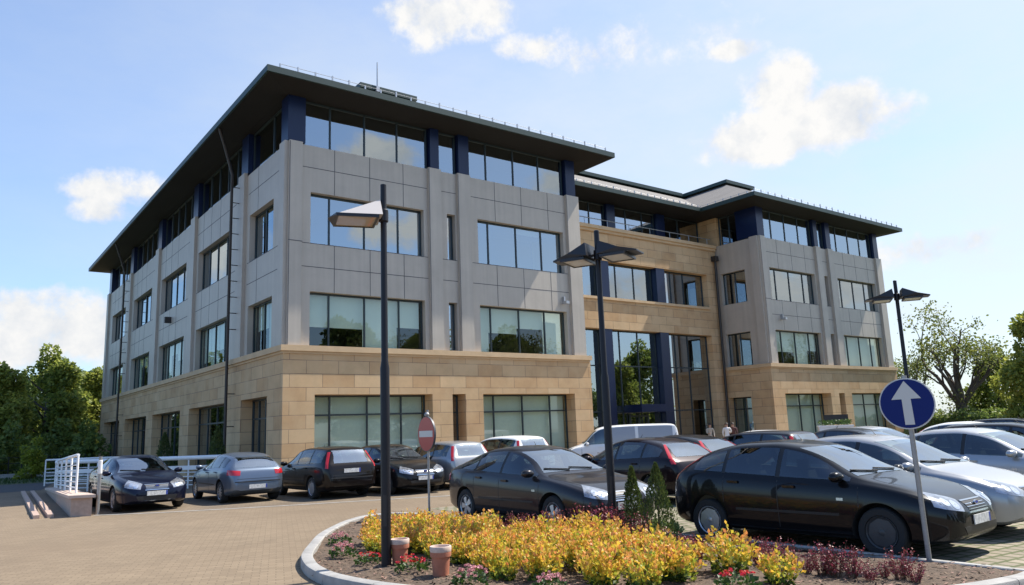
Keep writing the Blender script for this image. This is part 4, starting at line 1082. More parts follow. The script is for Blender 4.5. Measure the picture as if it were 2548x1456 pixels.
# soil: a gently mounded sheet
from mathutils import noise as mnoise
def soil_z(x, y): return .085+.05*mnoise.noise((x*.8, y*.8, 0))+.022*mnoise.noise((x*5, y*5, 3))+.012*mnoise.noise((x*13, y*13, 7))
def build_soil():
    st = .07; vs, idx, fs = [], {}, []
    cen = Vector((7.3, 9., 0))
    for i in range(int(6.2/st)):
        for j in range(int(12.2/st)):
            x, y = 3.9+i*st, 3.6+j*st
            if inside(x, y, bed_poly): idx[i, j] = len(vs); vs.append((x, y, soil_z(x, y)))
    for (i, j) in list(idx):
        q = [(i, j), (i+1, j), (i+1, j+1), (i, j+1)]
        if all(k in idx for k in q): fs.append(tuple(idx[k] for k in q))
    mb = MB(); mb.add(vs, fs); mb.poly([(x, y, .03) for x, y in bed_poly])
    tag(mb.build("soil", M_soil, smooth=80), kind="structure")
    M_chip = mat("bark_chips", (.16, .105, .07), .9, island=.6)
    mb = MB(); r = random.Random(5); k = 0
    while k < 5200:
        x, y = r.uniform(3.9, 9.9), r.uniform(3.6, 15.4)
        if not inside(x, y, bed_poly): continue
        if y > 11 and r.random() < .5: continue
        k += 1; a = r.uniform(0, 6.28); l, w = r.uniform(.012, .035), r.uniform(.006, .014); z = soil_z(x, y)+r.uniform(.002, .014); tl = r.uniform(-.4, .4)
        ca, sa = math.cos(a), math.sin(a)
        mb.quad((x-ca*l-sa*-w, y-sa*l-ca*w, z-tl*l), (x+ca*l+sa*w, y+sa*l-ca*w, z+tl*l), (x+ca*l-sa*w, y+sa*l+ca*w, z+tl*l+.004), (x-ca*l-sa*w, y-sa*l+ca*w, z-tl*l+.004))
    tag(mb.build("bark_chips", M_chip), kind="stuff")
build_soil()

# ------------------------------------------------------------------ plants in the bed
M_yel = mat("leaf_yellow", (.68, .50, .06), .5, island=.22, transl=.45)
M_org = mat("leaf_orange_tip", (.66, .33, .08), .5, island=.25, transl=.4)
M_grn = mat("leaf_green_yellow", (.36, .40, .05), .5, island=.25, transl=.45)
M_dgr = mat("leaf_dark_green", (.05, .10, .02), .5, island=.35, transl=.3)
M_red = mat("leaf_barberry", (.23, .04, .05), .45, island=.45, transl=.25)
M_stem = mat("stem_brown", (.10, .06, .035), .8)
M_pink = mat("petal_pink", (.62, .30, .30), .6, island=.25, transl=.2)
M_petal = mat("petal_red", (.62, .035, .035), .5, island=.25, transl=.2)
M_lgr = mat("leaf_light_green", (.22, .30, .10), .5, island=.3, transl=.3)
M_thuja = mat("conifer_green", (.075, .105, .022), .6, island=.4, transl=.25)

def leaf(mb, p, d, l, w, m, r):
    """a bent leaf of four points along d"""
    d = d.normalized(); s = d.cross(Vector((r.uniform(-1, 1), r.uniform(-1, 1), r.uniform(-.2, 1)))).normalized(); n = s.cross(d)
    mb.add([p, p+d*l*.5+s*w+n*l*.08, p+d*l, p+d*l*.5-s*w+n*l*.08], [(0, 1, 2, 3)], m)

def spirea(seed, rad, h, shoots=46, green=.35):
    r = random.Random(seed); mb = MB()
    for k in range(shoots):
        a = r.uniform(0, 6.283); q = math.sqrt(r.random()); hh = h*(1-.40*q*q)*r.uniform(.68, 1.2)
        b = Vector((math.cos(a)*q*rad*.45, math.sin(a)*q*rad*.45, 0)); t = Vector((math.cos(a)*q*rad*1.0, math.sin(a)*q*rad*1.0, hh))
        n = 13; orange = r.random() < .72; tipg = r.random()
        for i in range(n):
            f = (i+r.random()*.7)/n
            p = b.lerp(t, f) + Vector((0, 0, .05*math.sin(f*3.14))) + Vector((r.gauss(0, .012), r.gauss(0, .012), r.gauss(0, .01)))
            up = .6+.9*f
            d = Vector((r.gauss(0, .8)+math.cos(a)*.4, r.gauss(0, .8)+math.sin(a)*.4, up*r.uniform(.3, 1.1)))
            if f > .70 and orange: m = 1 if r.random() < .74 else 0
            elif f > .42: m = 0 if r.random() < .92-green*.5 else 2
            elif f > .2: m = 2 if r.random() < .35+green*.5 else 0
            else: m = 3 if r.random() < .6 else 2
            l = r.uniform(.045, .078)*(1.05-.25*f); leaf(mb, p, d, l, l*.34, m, r)
    return mb.mesh("foliage", [M_yel, M_org, M_grn, M_dgr])
SPI = [spirea(s, .31, .40, 56, .22+.2*(s % 3)) for s in range(7)]
def stems_mesh(seed, rad, h, n=9):
    r = random.Random(seed); mb = MB()
    for k in range(n):
        a = r.uniform(0, 6.28); mb.tube([(0, 0, 0), (math.cos(a)*rad*.25, math.sin(a)*rad*.25, h*.4), (math.cos(a)*rad*.6, math.sin(a)*rad*.6, h*.8)], [.006, .004, .002], 4)
    return mb.mesh("stem", M_stem)
STEMS = stems_mesh(1, .3, .4)
def shrub(name, label, cat, group, mesh, x, y, s=1., rz=None, sz=1., stems=STEMS):
    o = thing(name, label, cat, (x, y, soil_z(x, y)-.015), random.uniform(0, 6.28) if rz is None else rz, group)
    obj("foliage", mesh, o); 
    if stems: obj("stem", stems, o)
    o.scale = (s, s, s*sz); return o
YLAB = "yellow shrub with orange shoot tips, one of many massed in the middle of the bed"
def px(x, y): p = on_z(x, y, .08); return p.x, p.y
yel_area = [px(*q) for q in [(905, 1352), (900, 1372), (965, 1388), (1120, 1402), (1215, 1432), (1330, 1446), (1480, 1456), (1600, 1462), (1735, 1450), (1725, 1420), (1640, 1392), (1520, 1366), (1330, 1346), (1120, 1336), (985, 1330)]]
rr = random.Random(21); pts = []
tries = 0
xs_ = [p[0] for p in yel_area]; ys_ = [p[1] for p in yel_area]
while tries < 9000 and len(pts) < 72:
    tries += 1; x, y = rr.uniform(min(xs_), max(xs_)), rr.uniform(min(ys_), max(ys_))
    if not inside(x, y, yel_area) or not inside(x, y, bed_poly): continue
    if any((x-a)**2+(y-b)**2 < rr.uniform(.36, .50)**2 for a, b in pts): continue
    if (x-4.95)**2+(y-9.6)**2 < .45**2: continue
    pts.append((x, y))
for i, (x, y) in enumerate(pts):
    shrub("yellow_shrub", YLAB, "shrub", "yellow shrubs massed in the flower bed", SPI[i % 7], x, y, rr.uniform(.85, 1.12), sz=rr.uniform(.9, 1.15))
for (u, v, s, lab) in ((1690, 1446, 1.0, "yellow green shrub standing at the right end of the yellow mass"), (1812, 1428, 1.18, "big rounded yellow green shrub standing alone in front of the black car"), (1942, 1458, .85, "low yellow shrub, rightmost of the yellow ones, beside bare soil")):
    x, y = px(u, v); shrub("yellow_shrub", lab, "shrub", "yellow shrubs massed in the flower bed", SPI[4 if s > 1.1 else 2], x, y, s)

def barberry(seed, rad, h, n=34):
    r = random.Random(seed); mb = MB()
    for k in range(n):
        a = r.uniform(0, 6.28); q = r.uniform(.2, 1); hh = h*r.uniform(.5, 1.1)
        b = Vector((math.cos(a)*.05, math.sin(a)*.05, 0)); t = Vector((math.cos(a)*q*rad, math.sin(a)*q*rad, hh))
        mb.tube([b, b.lerp(t, .5)+Vector((0, 0, .03)), t], [.004, .003, .002], 3, 1)
        for i in range(14):
            f = .2+.8*(i+r.random())/14; p = b.lerp(t, f)+Vector((r.gauss(0, .012), r.gauss(0, .012), r.gauss(0, .012)))
            l = r.uniform(.02, .04); leaf(mb, p, Vector((r.gauss(0, 1), r.gauss(0, 1), r.uniform(0, 1))), l, l*.4, 0, r)
    return mb.mesh("foliage", [M_red, M_stem])
BAR = [barberry(s, .30, .46, 44) for s in range(4)]
k = 0
for (u, v, s) in [(1005, 1310, .6), (1040, 1312, .6), (1085, 1314, .55), (1120, 1318, .55), (1165, 1322, .6), (1215, 1328, .7), (1250, 1330, .75), (1300, 1334, .8), (1345, 1336, .8), (1395, 1342, 1.0), (1440, 1340, 1.0), (1475, 1338, 1.15), (1510, 1340, 1.0), (1545, 1342, 1.1), (1590, 1350, .9), (1640, 1372, .7), (1700, 1390, .7), (1735, 1402, .8), (1855, 1398, .6), (1890, 1402, .7), (1925, 1412, .7), (1965, 1416, .7), (2010, 1424, .5), (2045, 1428, .72), (2080, 1434, .78), (2120, 1440, .68), (2165, 1446, .45), (2240, 1446, .7), (2280, 1452, .5), (2200, 1440, .4)]:
    x, y = px(u, v)
    if v < 1345 : x, y = x-.05, y
    if not inside(x, y, bed_poly): continue
    lab = "dark red barberry bush in the row along the bed's far edge" if u < 1850 else "dark red barberry bush on the soil beside the blue sign's pole"
    shrub("barberry_bush", lab, "shrub", "dark red barberry bushes", BAR[k % 4], x, y, s, stems=None); k += 1

def flowers(seed, rad, m, n=34, h=.16):
    r = random.Random(seed); mb = MB(); lf = MB()
    for i in range(150):
        a = r.uniform(0, 6.28); q = math.sqrt(r.random()); p = Vector((math.cos(a)*q*rad, math.sin(a)*q*rad, h*(1-.5*q*q)*r.uniform(.2, .9)))
        l = r.uniform(.03, .055); leaf(lf, p, Vector((math.cos(a), math.sin(a), r.uniform(.1, 1))), l, l*.45, 0, r)
    for i in range(n):
        a = r.uniform(0, 6.28); q = math.sqrt(r.random())*.95; c = Vector((math.cos(a)*q*rad, math.sin(a)*q*rad, h*(1.08-.45*q*q)+r.uniform(-.01, .03)))
        for j in range(9):
            d = Vector((r.gauss(0, 1), r.gauss(0, 1), abs(r.gauss(0, .8)))); leaf(mb, c, d, .026, .011, 0, r)
    return mb.mesh("blossom", m), lf.mesh("foliage", M_dgr)
FP = [flowers(s, .17, M_pink) for s in (1, 2)]; FR = [flowers(s, .19, M_petal, 22, .15) for s in (3, 4)]
for i, (u, v, s, me, lab) in enumerate([
    (846, 1352, 1., FP[0], "pale pink flower clump by the curved kerb, farther of two"), (853, 1388, 1.1, FP[1], "pale pink flower clump by the curved kerb, nearer of two"),
    (1172, 1460, 1.15, FP[0], "pink flower clump at the picture's bottom edge, right of the clay pots"), (1370, 1468, 1.0, FP[1], "pink flower clump half cut by the bottom edge below the yellow shrubs"),
    (918, 1402, .95, FR[0], "red flower clump just left of the nearest lamp post"), (1022, 1424, 1.15, FR[1], "bright red flower clump between the nearest lamp post and the front clay pot"),
    (1835, 1470, 1.1, FR[0], "red flowers at the bottom edge below the lone yellow green shrub")]):
    x, y = px(u, v); o = thing("flower_clump", lab, "flowers", (x, y, soil_z(x, y)-.01), i, "flower clumps in the bed"); o.scale = (s, s, s); obj("blossom", me[0], o); obj("foliage", me[1], o)
x, y = px(1648, 1336); r_ = random.Random(8); mb = MB()
for i in range(420):
    a = r_.uniform(0, 6.28); q = math.sqrt(r_.random()); p = Vector((math.cos(a)*q*.30, math.sin(a)*q*.30, .26*(1-.6*q*q)*r_.uniform(.4, 1.05)))
    l = r_.uniform(.04, .07); leaf(mb, p, Vector((math.cos(a)*.6, math.sin(a)*.6, r_.uniform(.2, 1))), l, l*.4, 0, r_)
o = thing("leafy_plant", "light green leafy plant at the foot of the right conifer", "plant", (x, y, .07)); obj("foliage", mb.mesh("foliage", M_lgr), o)

def conifer(seed, h, rad, n=2600, leafl=.05):
    r = random.Random(seed); mb = MB()
    for i in range(n):
        f = r.random()**.8; a = r.uniform(0, 6.28); rr_ = rad*(1-f)**.8*(.6+.4*min(1, f*6))*(1+.08*math.sin(a*3+f*9+seed)+.06*math.sin(a*7+f*23))
        q = math.sqrt(r.uniform(.25, 1)); p = Vector((math.cos(a)*rr_*q, math.sin(a)*rr_*q, f*h*.97+.02))
        d = Vector((math.cos(a)*.3+r.gauss(0, .2), math.sin(a)*.3+r.gauss(0, .2), 1.0)); l = leafl*r.uniform(.6, 1.2); leaf(mb, p, d, l, l*.22, 0, r)
    return mb.mesh("crown", M_thuja)
TH = MB(); TH.tube([(0, 0, 0), (0, 0, .5)], [.02, .012], 6); THS = TH.mesh("trunk", M_stem)
for (rng_, xx, yy, h, w, lab, sd_) in ((0, 9.0, 8.9, 1.08, .25, "shorter conifer shrub beside the second lamp post", 1), (0, 9.04, 8.42, 1.14, .33, "taller pointed conifer shrub by the nearest black car's tail", 2)):
    o = thing("conifer_shrub", lab, "shrub", (xx, yy, .06), 0, "pointed conifers in the bed"); obj("crown", conifer(sd_, h, w), o); obj("trunk", THS, o)
for (u, v, X, h, w, lab) in ((540, 1130, 9.6, 2.4, .62, "dark pointed conifer against the sandstone wall behind the grey blue hatchback"), (408, 1135, 9.4, 2.3, .7, "dark conifer against the sandstone wall behind the navy saloon")):
    p = on_x(u, v, X); o = thing("conifer_shrub", lab, "shrub", (p.x, p.y, 0), 0, "conifers along the side wall"); obj("crown", conifer(5, h, w, 2200, .11), o); obj("trunk", THS, o)

# clay pots
M_clay = mat("terracotta", (.40, .145, .085), .8, var=.22, vscale=8); M_clayw = mat("terracotta_pale_rim", (.55, .42, .35), .8, var=.2, vscale=12)
def pot():
    mb = MB(); n = 24
    mb.lathe([(.001, 0), (.088, 0), (.098, .012), (.112, .24)], n, 0); mb.lathe([(.112, .24), (.128, .243), (.131, .275), (.130, .30)], n, 0)
    mb.lathe([(.130, .30), (.133, .31), (.135, .355), (.130, .365), (.113, .365), (.108, .33), (.001, .33)], n, 1)
    return mb.mesh("pot_body", [M_clay, M_clayw], smooth=35)
PM_ = pot()
for (u, v, s, lab) in ((995, 1408, .95, "clay pot with pale rim just right of the nearest lamp post"), (1097, 1432, 1.0, "clay pot with pale rim standing in front of the yellow shrubs")):
    x, y = px(u, v); o = thing("clay_pot", lab, "pot", (x, y, soil_z(x, y)-.02), 0, "clay pots in the bed"); o.scale = (s, s, s); obj("pot_body", PM_, o)

# ------------------------------------------------------------------ lamp posts
M_post = mat("lamp_post_paint", (.010, .010, .014), .42, .1, .35)
M_galv0 = mat('bolt_steel', (.3, .3, .3), .4, .7); M_hood = mat("lamp_hood_dark", (.02, .02, .024), .4, .2); M_hoodw = mat("lamp_cover_pale", (.40, .375, .36), .5)
M_lens = mat("lamp_lens_amber", (.42, .33, .20), .25, 0, .5, coat=.5); M_lensw = mat("lamp_lens_pale", (.62, .60, .54), .25, coat=.5)
def head(parent, rz, zl, pale):
    """wing head: a lens panel below, a sheet rising to a peak at the pole"""
    t = bpy.data.objects.new("lamp_head", None)
    mb = MB(); Lh, Wd = .62, .30
    if pale:
        # roof sheet from outer tip up to the peak, seen white from below
        mb.add([(.05, .03, .29), (.05, -.03, .29), (.05, -Wd, .0), (Lh+.02, -Wd*.95, .0), (Lh+.02, Wd*.95, .0), (.05, Wd, .0)], [(0, 5, 4), (1, 3, 2), (0, 4, 3, 1), (0, 1, 2, 5), (2, 3, 4, 5)], 1)
    else:
        a = [(.09, -Wd, .02), (.09, Wd, .02), (.12, -Wd*.9, .25), (.12, Wd*.9, .25), (.46, -Wd*.85, .10), (.46, Wd*.85, .10), (Lh+.14, -Wd*.62, .03), (Lh+.14, Wd*.62, .03), (Lh+.14, -Wd*.62, .005), (Lh+.14, Wd*.62, .005)]
        mb.add(a, [(0, 1, 3, 2), (2, 3, 5, 4), (4, 5, 7, 6), (6, 7, 9, 8), (0, 2, 4, 6, 8), (1, 9, 7, 5, 3), (0, 8, 9, 1)], 0)
    ho = mb.build("lamp_head", [M_hood, M_hoodw], parent); ho.location = (0, 0, zl); ho.rotation_euler = (0, 0, rz)
    fr = MB(); x0, x1 = (.10, Lh+.06) if pale else (.14, Lh-.04)
    zf = -.016 if pale else -.012
    for (p0, p1, q0, q1) in ((x0, x1, -Wd, -Wd+.03), (x0, x1, Wd-.03, Wd), (x0, x0+.03, -Wd+.03, Wd-.03), (x1-.03, x1, -Wd+.03, Wd-.03)): fr.box(p0, p1, q0, q1, zf-.03, zf+.012)
    if pale: fr.add([(x1, -Wd, zf-.02), (x1, Wd, zf-.02), (x1+.10, 0, zf+.01), (x1, -Wd, zf+.01), (x1, Wd, zf+.01)], [(0, 1, 2), (3, 2, 4), (0, 2, 3), (1, 4, 2)], 0)
    fo = fr.build("lens_frame", M_hood, ho)
    ln = MB(); ln.box(x0+.031, x1-.031, -Wd+.031, Wd-.031, zf-.02, zf); ln.build("lens", M_lens if pale else M_lensw, ho)
    br = MB(); br.tube([(0, 0, .08), (.13, 0, .06)], .022, 6); br.build("bracket", M_hood, ho)
def lamp(x, y, z, h, zl, dirs, label, pale=False, r0=.068, r1=.05):
    o = thing("lamp_post", label, "street lamp", (x, y, z), 0, "lamp posts")
    mb = MB(); mb.lathe([(.11, 0), (.11, .02), (r0, .03), (r0*.97, h*.5), (r1, h*.52), (r1*.9, h-.01), (r1*.6, h)], 20); mb.build("pole", M_post, o, smooth=30)
    c = MB(); c.lathe([(r1+.012, zl-.03), (r1+.02, zl-.02), (r1+.02, zl+.14), (r1+.012, zl+.15)], 16); c.build("collar", M_post, o, smooth=30)
    dr = MB(); dr.add([(r0*.99*math.cos(t)*1.02, r0*.99*math.sin(t)*1.02, z_) for z_ in (.55, .95) for t in [-2.6+.12*q for q in range(7)]], [(q, q+1, q+8, q+7) for q in range(6)]); dr.build("access_door", M_hood, o)
    for q in range(4): bo = MB(); t = q*math.pi/2+.4; bo.lathe([(.013, .02), (.013, .04), (.001, .042)], 6, 0, 'z', (.092*math.cos(t), .092*math.sin(t), 0)); bo.build("bolt", M_galv0, o)
    for d in dirs: head(o, d, zl, pale)
    return o
# image-left direction on the ground is -RT
LEFT = math.atan2(-RT.y, -RT.x)
lamp(4.93, 9.46, .06, 5.27, 4.74, [LEFT+.30], "nearest dark lamp post, standing in the flower bed with one pale lamp head", True, .066, .048)
lamp(8.93, 9.31, .05, 5.08, 4.58, [LEFT-.5, LEFT-.5+math.pi], "second lamp post beside the two conifers with two wing shaped heads")
d3 = ray(2240, 815); d3 = Vector((d3.x, d3.y, 0)).normalized()*22.3
lamp(d3.x, d3.y, 0, 5.3, 4.80, [LEFT-.35, LEFT-.35+math.pi], "far lamp post with two dark wing heads behind the blue arrow sign")

# ------------------------------------------------------------------ traffic signs
M_sblue = mat("sign_blue", (.004, .017, .13), .5, spec=.2); M_swhite = mat("sign_white", (.55, .55, .52), .5); M_sred = mat("sign_red", (.36, .025, .022), .4, coat=.3)
M_sgrey = mat("sign_back_grey", (.10, .10, .11), .5, .3); M_galv = mat("galvanised_pole", (.30, .30, .30), .45, .6, var=.15, vscale=20)
def disc(mb, rad, y0, y1, m, n=40): mb.lathe([(.001, y0), (rad, y0), (rad, y1), (.001, y1)], n, m, 'y')
bx_, by_ = 9.53, 4.66
yaw_to_cam = math.atan2(-by_, -bx_)+math.pi/2     # local -y faces the camera
s1 = thing("arrow_sign", "round blue sign with white arrow pointing ahead on a leaning grey pole", "road sign", (bx_, by_, .0), yaw_to_cam-.12)
mb = MB(); mb.tube([(0.012, .05, 0), (-.012, .05, 2.28)], .030, 12); mb.build("pole", M_galv, s1, smooth=40)
mb = MB(); rd = .31
disc(mb, rd, -.006, .012, 1); disc(mb, rd*.95, -.010, -.0062, 0)
ob = mb.build("sign_disc", [M_sblue, M_swhite], s1, smooth=30); ob.location = (-.01, 0, 1.935); ob.rotation_euler = (0, -.02, 0)
mb = MB(); ar = [(-.048, -.255), (.058, -.255), (.05, .055), (.165, .055), (0, .275), (-.165, .055), (-.05, .055)]
n = len(ar); mb.add([(x, -.0165, z) for x, z in ar]+[(x, -.0102, z) for x, z in ar], [(0, 1, 2, 6), (2, 3, 4, 5, 6)]+[(i, (i+1) % n, n+(i+1) % n, n+i) for i in range(n)])
a_ = mb.build("arrow", M_swhite, ob); a_.rotation_euler = (0, -.0, 0)
mb = MB(); mb.box(-.05, .05, .0122, .05, -.04, .0); mb.box(-.05, .05, .0122, .05, .12, .16); mb.build("clamp", M_galv, ob)
nx, ny = 8.36, 14.2
s2 = thing("no_entry_sign", "round red no entry sign with white bar, turned edgeways, on a thin grey pole", "road sign", (nx, ny, .04), math.atan2(-ny, -nx)+math.pi/2-1.08)
mb = MB(); mb.tube([(0, .04, 0), (0, .04, 2.24)], .024, 10); mb.build("pole", M_galv, s2, smooth=40)
mb = MB(); disc(mb, .365, -.004, .035, 1); disc(mb, .35, -.008, -.0042, 0)
ob = mb.build("sign_disc", [M_sred, M_sgrey], s2, smooth=30); ob.location = (0, 0, 1.74)
mb = MB(); mb.box(-.29, .29, -.013, -.0082, -.065, .065); mb.build("white_bar", M_swhite, ob)
mb = MB(); mb.box(-.03, .03, .0352, .06, -.2, -.16); mb.box(-.03, .03, .0352, .06, .16, .2); mb.lathe([(.001, .37), (.05, .375), (.055, .41), (.03, .45), (.001, .46)], 10, 0, 'z', (0, .02, 0)); mb.build("clamp", M_galv, ob)

# ------------------------------------------------------------------ low wall, railings, kerb strips on the left
wl = thing("low_wall", "low pinkish stone wall with flat cap sloping away on the left", "wall", (3.1, 23.15, 0))
A = [(3.06, 23.28), (3.52, 23.10), (4.36, 36.5), (3.92, 36.6)]
mb = MB(); hs = [.47, .47, .12, .12]
mb.add([(x-3.1, y-23.15, 0) for x, y in A]+[(x-3.1, y-23.15, h) for (x, y), h in zip(A, hs)], [(0, 1, 5, 4), (1, 2, 6, 5), (2, 3, 7, 6), (3, 0, 4, 7), (4, 5, 6, 7)]); mb.build("wall_body", M_granite, wl)
Ac = [(2.99, 23.22), (3.58, 22.99), (4.42, 36.55), (3.86, 36.66)]
mb = MB(); mb.add([(x-3.1, y-23.15, h+.002) for (x, y), h in zip(Ac, hs)]+[(x-3.1, y-23.15, h+.075) for (x, y), h in zip(Ac, hs)], [(0, 1, 5, 4), (1, 2, 6, 5), (2, 3, 7, 6), (3, 0, 4, 7), (4, 5, 6, 7), (3, 2, 1, 0)]); mb.build("wall_cap", M_cap, wl)
M_rail = mat('white_railing_paint', (.84, .84, .82), .5)
def railing(name, label, p0, p1, zb0, zb1, n, h=1.05, rails=(.14, .30, .46, .62, .78), top=.045, beam=None):
    p0, p1 = Vector((*p0, zb0)), Vector((*p1, zb1)); o = thing(name, label, "railing", p0, 0, "white railings round the ramp"); d = p1-p0
    for i in range(n+1): po = MB(); q = d*(i/n); po.tube([q, q+Vector((0, 0, h))], .032, 8); po.build("post", M_rail, o, smooth=40)
    for z in rails: rl = MB(); rl.tube([Vector((0, 0, z)), d+Vector((0, 0, z))], .020, 6); rl.build("rail", M_rail, o, smooth=40)
    tp = MB(); tp.tube([Vector((0, 0, h)), d+Vector((0, 0, h))], top, 10); tp.build("handrail", M_rail, o, smooth=40)
    if beam:
        b = MB(); u = d.normalized(); s = Vector((-u.y, u.x, 0))*.04
        b.add([tuple(q) for z in (beam-.08, beam+.08) for q in (s+Vector((0,0,z)), d+s+Vector((0,0,z)), d-s+Vector((0,0,z)), -s+Vector((0,0,z)))], [(0,3,2,1),(4,5,6,7),(0,1,5,4),(1,2,6,5),(2,3,7,6),(3,0,4,7)]); b.build("beam", M_rail, o)
    return o
railing("white_railing", "white post and rail fence on the low stone wall", (3.42, 25.2), (4.1, 35.2), .50, .22, 4)
railing("white_railing", "long white railing with thick handrail across the back of the ramp", (4.2, 36.6), (9.3, 31.5), 0, 0, 5, 1.18, beam=.80, top=.085)
railing("white_railing", "farther white railing beyond the ramp, nearly hidden", (4.5, 43.0), (8.6, 41), 0, 0, 4, 1.2)
mb = MB()
st1 = thing("kerb_strip", "narrow raised stone strip on the paving left of the low wall, outer one", "kerb", (2.35, 23.69, 0), 0, "stone strips beside the low wall")
def strip(o, a, b, w):
    a, b = Vector((*a, 0)), Vector((*b, 0)); u = (b-a).normalized(); n = Vector((-u.y, u.x, 0))*w/2; off = Vector(o.location)
    m_ = MB(); P_ = [a-n-off, b-n-off, b+n-off, a+n-off]; m_.add([(p.x, p.y, 0) for p in P_]+[(p.x, p.y, .09) for p in P_], [(0,1,5,4),(1,2,6,5),(2,3,7,6),(3,0,4,7),(4,5,6,7)]); m_.build("strip_body", M_granite, o)
strip(st1, (2.35, 23.69), (3.2, 37.6), .14)
st2 = thing("kerb_strip", "narrow raised stone strip on the paving left of the low wall, inner one", "kerb", (2.66, 23.6, 0), 0, "stone strips beside the low wall")
strip(st2, (2.66, 23.6), (3.5, 37.4), .14)
o = thing("bollard", "thin grey metal post with pale top beside the low wall", "post", (3.70, 23.35, 0)); mb = MB(); mb.lathe([(.06, 0), (.06, .02), (.045, .03), (.045, 1.5), (.001, 1.5)], 12); mb.build("pole", M_galv, o, smooth=30)
mb = MB(); mb.lathe([(.0455, 1.05), (.055, 1.06), (.055, 1.40), (.0455, 1.41)], 12); mb.build("sleeve", M_white, o, smooth=30)

# ------------------------------------------------------------------ trees
M_bark = mat("bark", (.09, .07, .055), .9, var=.3, vscale=6, bump=.5, bscale=12)
M_lf = [mat("leaf_oak", (.23, .28, .055), .55, island=.5, transl=.48), mat("leaf_lime", (.27, .31, .06), .55, island=.45, transl=.48), mat("leaf_deep", (.16, .22, .05), .55, island=.45, transl=.4)]
M_lfy = mat("leaf_sparse", (.17, .20, .045), .55, island=.4, transl=.45); M_lfs = mat("leaf_shrub_lime", (.24, .28, .03), .55, island=.3, transl=.4)
def crown(seed, h, rad, z0, m, n=9000, ls=.26, blobs=44):
    r = random.Random(seed); mb = MB(); B_ = []
    for i in range(blobs):
        f = r.random(); a = r.uniform(0, 6.28); q = math.sqrt(r.random()); prof = max(.25, math.sin(math.pi*min(1, .24+.72*f)**.9))
        rr_ = rad*prof*q*.85; br = rad*r.uniform(.20, .40)*(1-.35*f)
        B_.append((Vector((math.cos(a)*rr_, math.sin(a)*rr_, z0+f*(h-z0-br*.6))), br))
    tot = sum(b*b for _, b in B_)
    for c, br in B_:
        for k in range(int(n*br*br/tot)):
            v = Vector((r.gauss(0, 1), r.gauss(0, 1), r.gauss(0, .8))).normalized(); q = r.uniform(.62, 1.08)
            p = c+v*br*q; d = (v+Vector((r.gauss(0, .6), r.gauss(0, .6), r.gauss(0, .5)-.25))); l = ls*r.uniform(.6, 1.35); leaf(mb, p, d, l, l*.36, 0, r)
    return mb.mesh("crown", m)
def trunk(seed, h, rad, r0):
    r = random.Random(seed); mb = MB(); mb.tube([(0, 0, -.1), (.05, 0, h*.25), (-.08, .05, h*.55), (0, .1, h*.78)], [r0*1.25, r0, r0*.6, r0*.12], 9)
    for i in range(9):
        z = h*(.25+.045*i); a = i*2.4+r.random(); l = rad*r.uniform(.3, .5); d = Vector((math.cos(a), math.sin(a), .6))
        b = Vector((0, .03, z)); mb.tube([b, b+d*l*.5+Vector((0, 0, .1*l)), b+d*l+Vector((0, 0, .35*l))], [r0*.42, r0*.25, r0*.05], 6)
    return mb.mesh("trunk", M_bark, smooth=60)
TREES = [(crown(1, 10, 3.6, 1.0, M_lf[0], 17000, .30), trunk(1, 10, 3.6, .28)), (crown(2, 10, 3.3, .8, M_lf[1], 16000, .30), trunk(2, 10, 3.3, .25)), (crown(3, 10, 3.9, 1.4, M_lf[2], 16000, .32, 40), trunk(3, 10, 3.9, .3))]
def tree(name, label, x, y, kind, s, group, rz=None, sz=1.):
    o = thing(name, label, "tree", (x, y, 0), random.uniform(0, 6.28) if rz is None else rz, group); obj("crown", TREES[kind][0], o); obj("trunk", TREES[kind][1], o); o.scale = (s, s, s*sz); return o
TG = "trees beyond the road on the left"
def ground_at(u, r): d = ray(u, 1085); d = Vector((d.x, d.y, 0)).normalized()*r; return d.x, d.y
for (u, rg, k, s, sz, lab) in [(-10, 66, 1, .88, .88, "tree cut by the picture's left edge"), (112, 72, 0, 1.0, .98, "tallest tree left of the office building, with a small knob of foliage on top"), (185, 82, 2, 1.0, .9, "dark tree just right of the tallest one, partly behind it"), (240, 76, 1, .95, .88, "tree touching the office building's far left corner"), (55, 84, 2, .95, .88, "dark tree filling the gap behind the two left trees"), (-130, 75, 0, 1.0, 1, "tree wholly left of the picture, seen mirrored in the side windows")]:
    x, y = ground_at(u, rg); tree("broadleaf_tree", lab, x, y, k, s, TG, sz=sz)
x, y = ground_at(86, 54); o = thing("lime_shrub", "bright lime green shrub at the edge of the grass under the trees", "shrub", (x, y, 0)); obj("crown", crown(9, 2.6, 1.0, .1, M_lfs, 2200, .16, 10), o); obj("trunk", THS, o)
for (u, rg, s, lab) in ((25, 60, 1.3, "dark green undergrowth bush at the left edge below the trees"), (150, 64, 1.35, "dark green bush under the tallest tree"), (215, 62, 1.3, "dark green bush beside the building's far corner"), (-60, 60, 1.4, "dark bush beyond the left edge of the picture")):
    x, y = ground_at(u, rg); o = thing("undergrowth_bush", lab, "shrub", (x, y, 0), u, "bushes under the left trees"); obj("crown", crown(12, 2.6, 1.6, .0, M_lf[2], 2600, .2, 12), o); obj("trunk", THS, o); o.scale = (s, s, s)
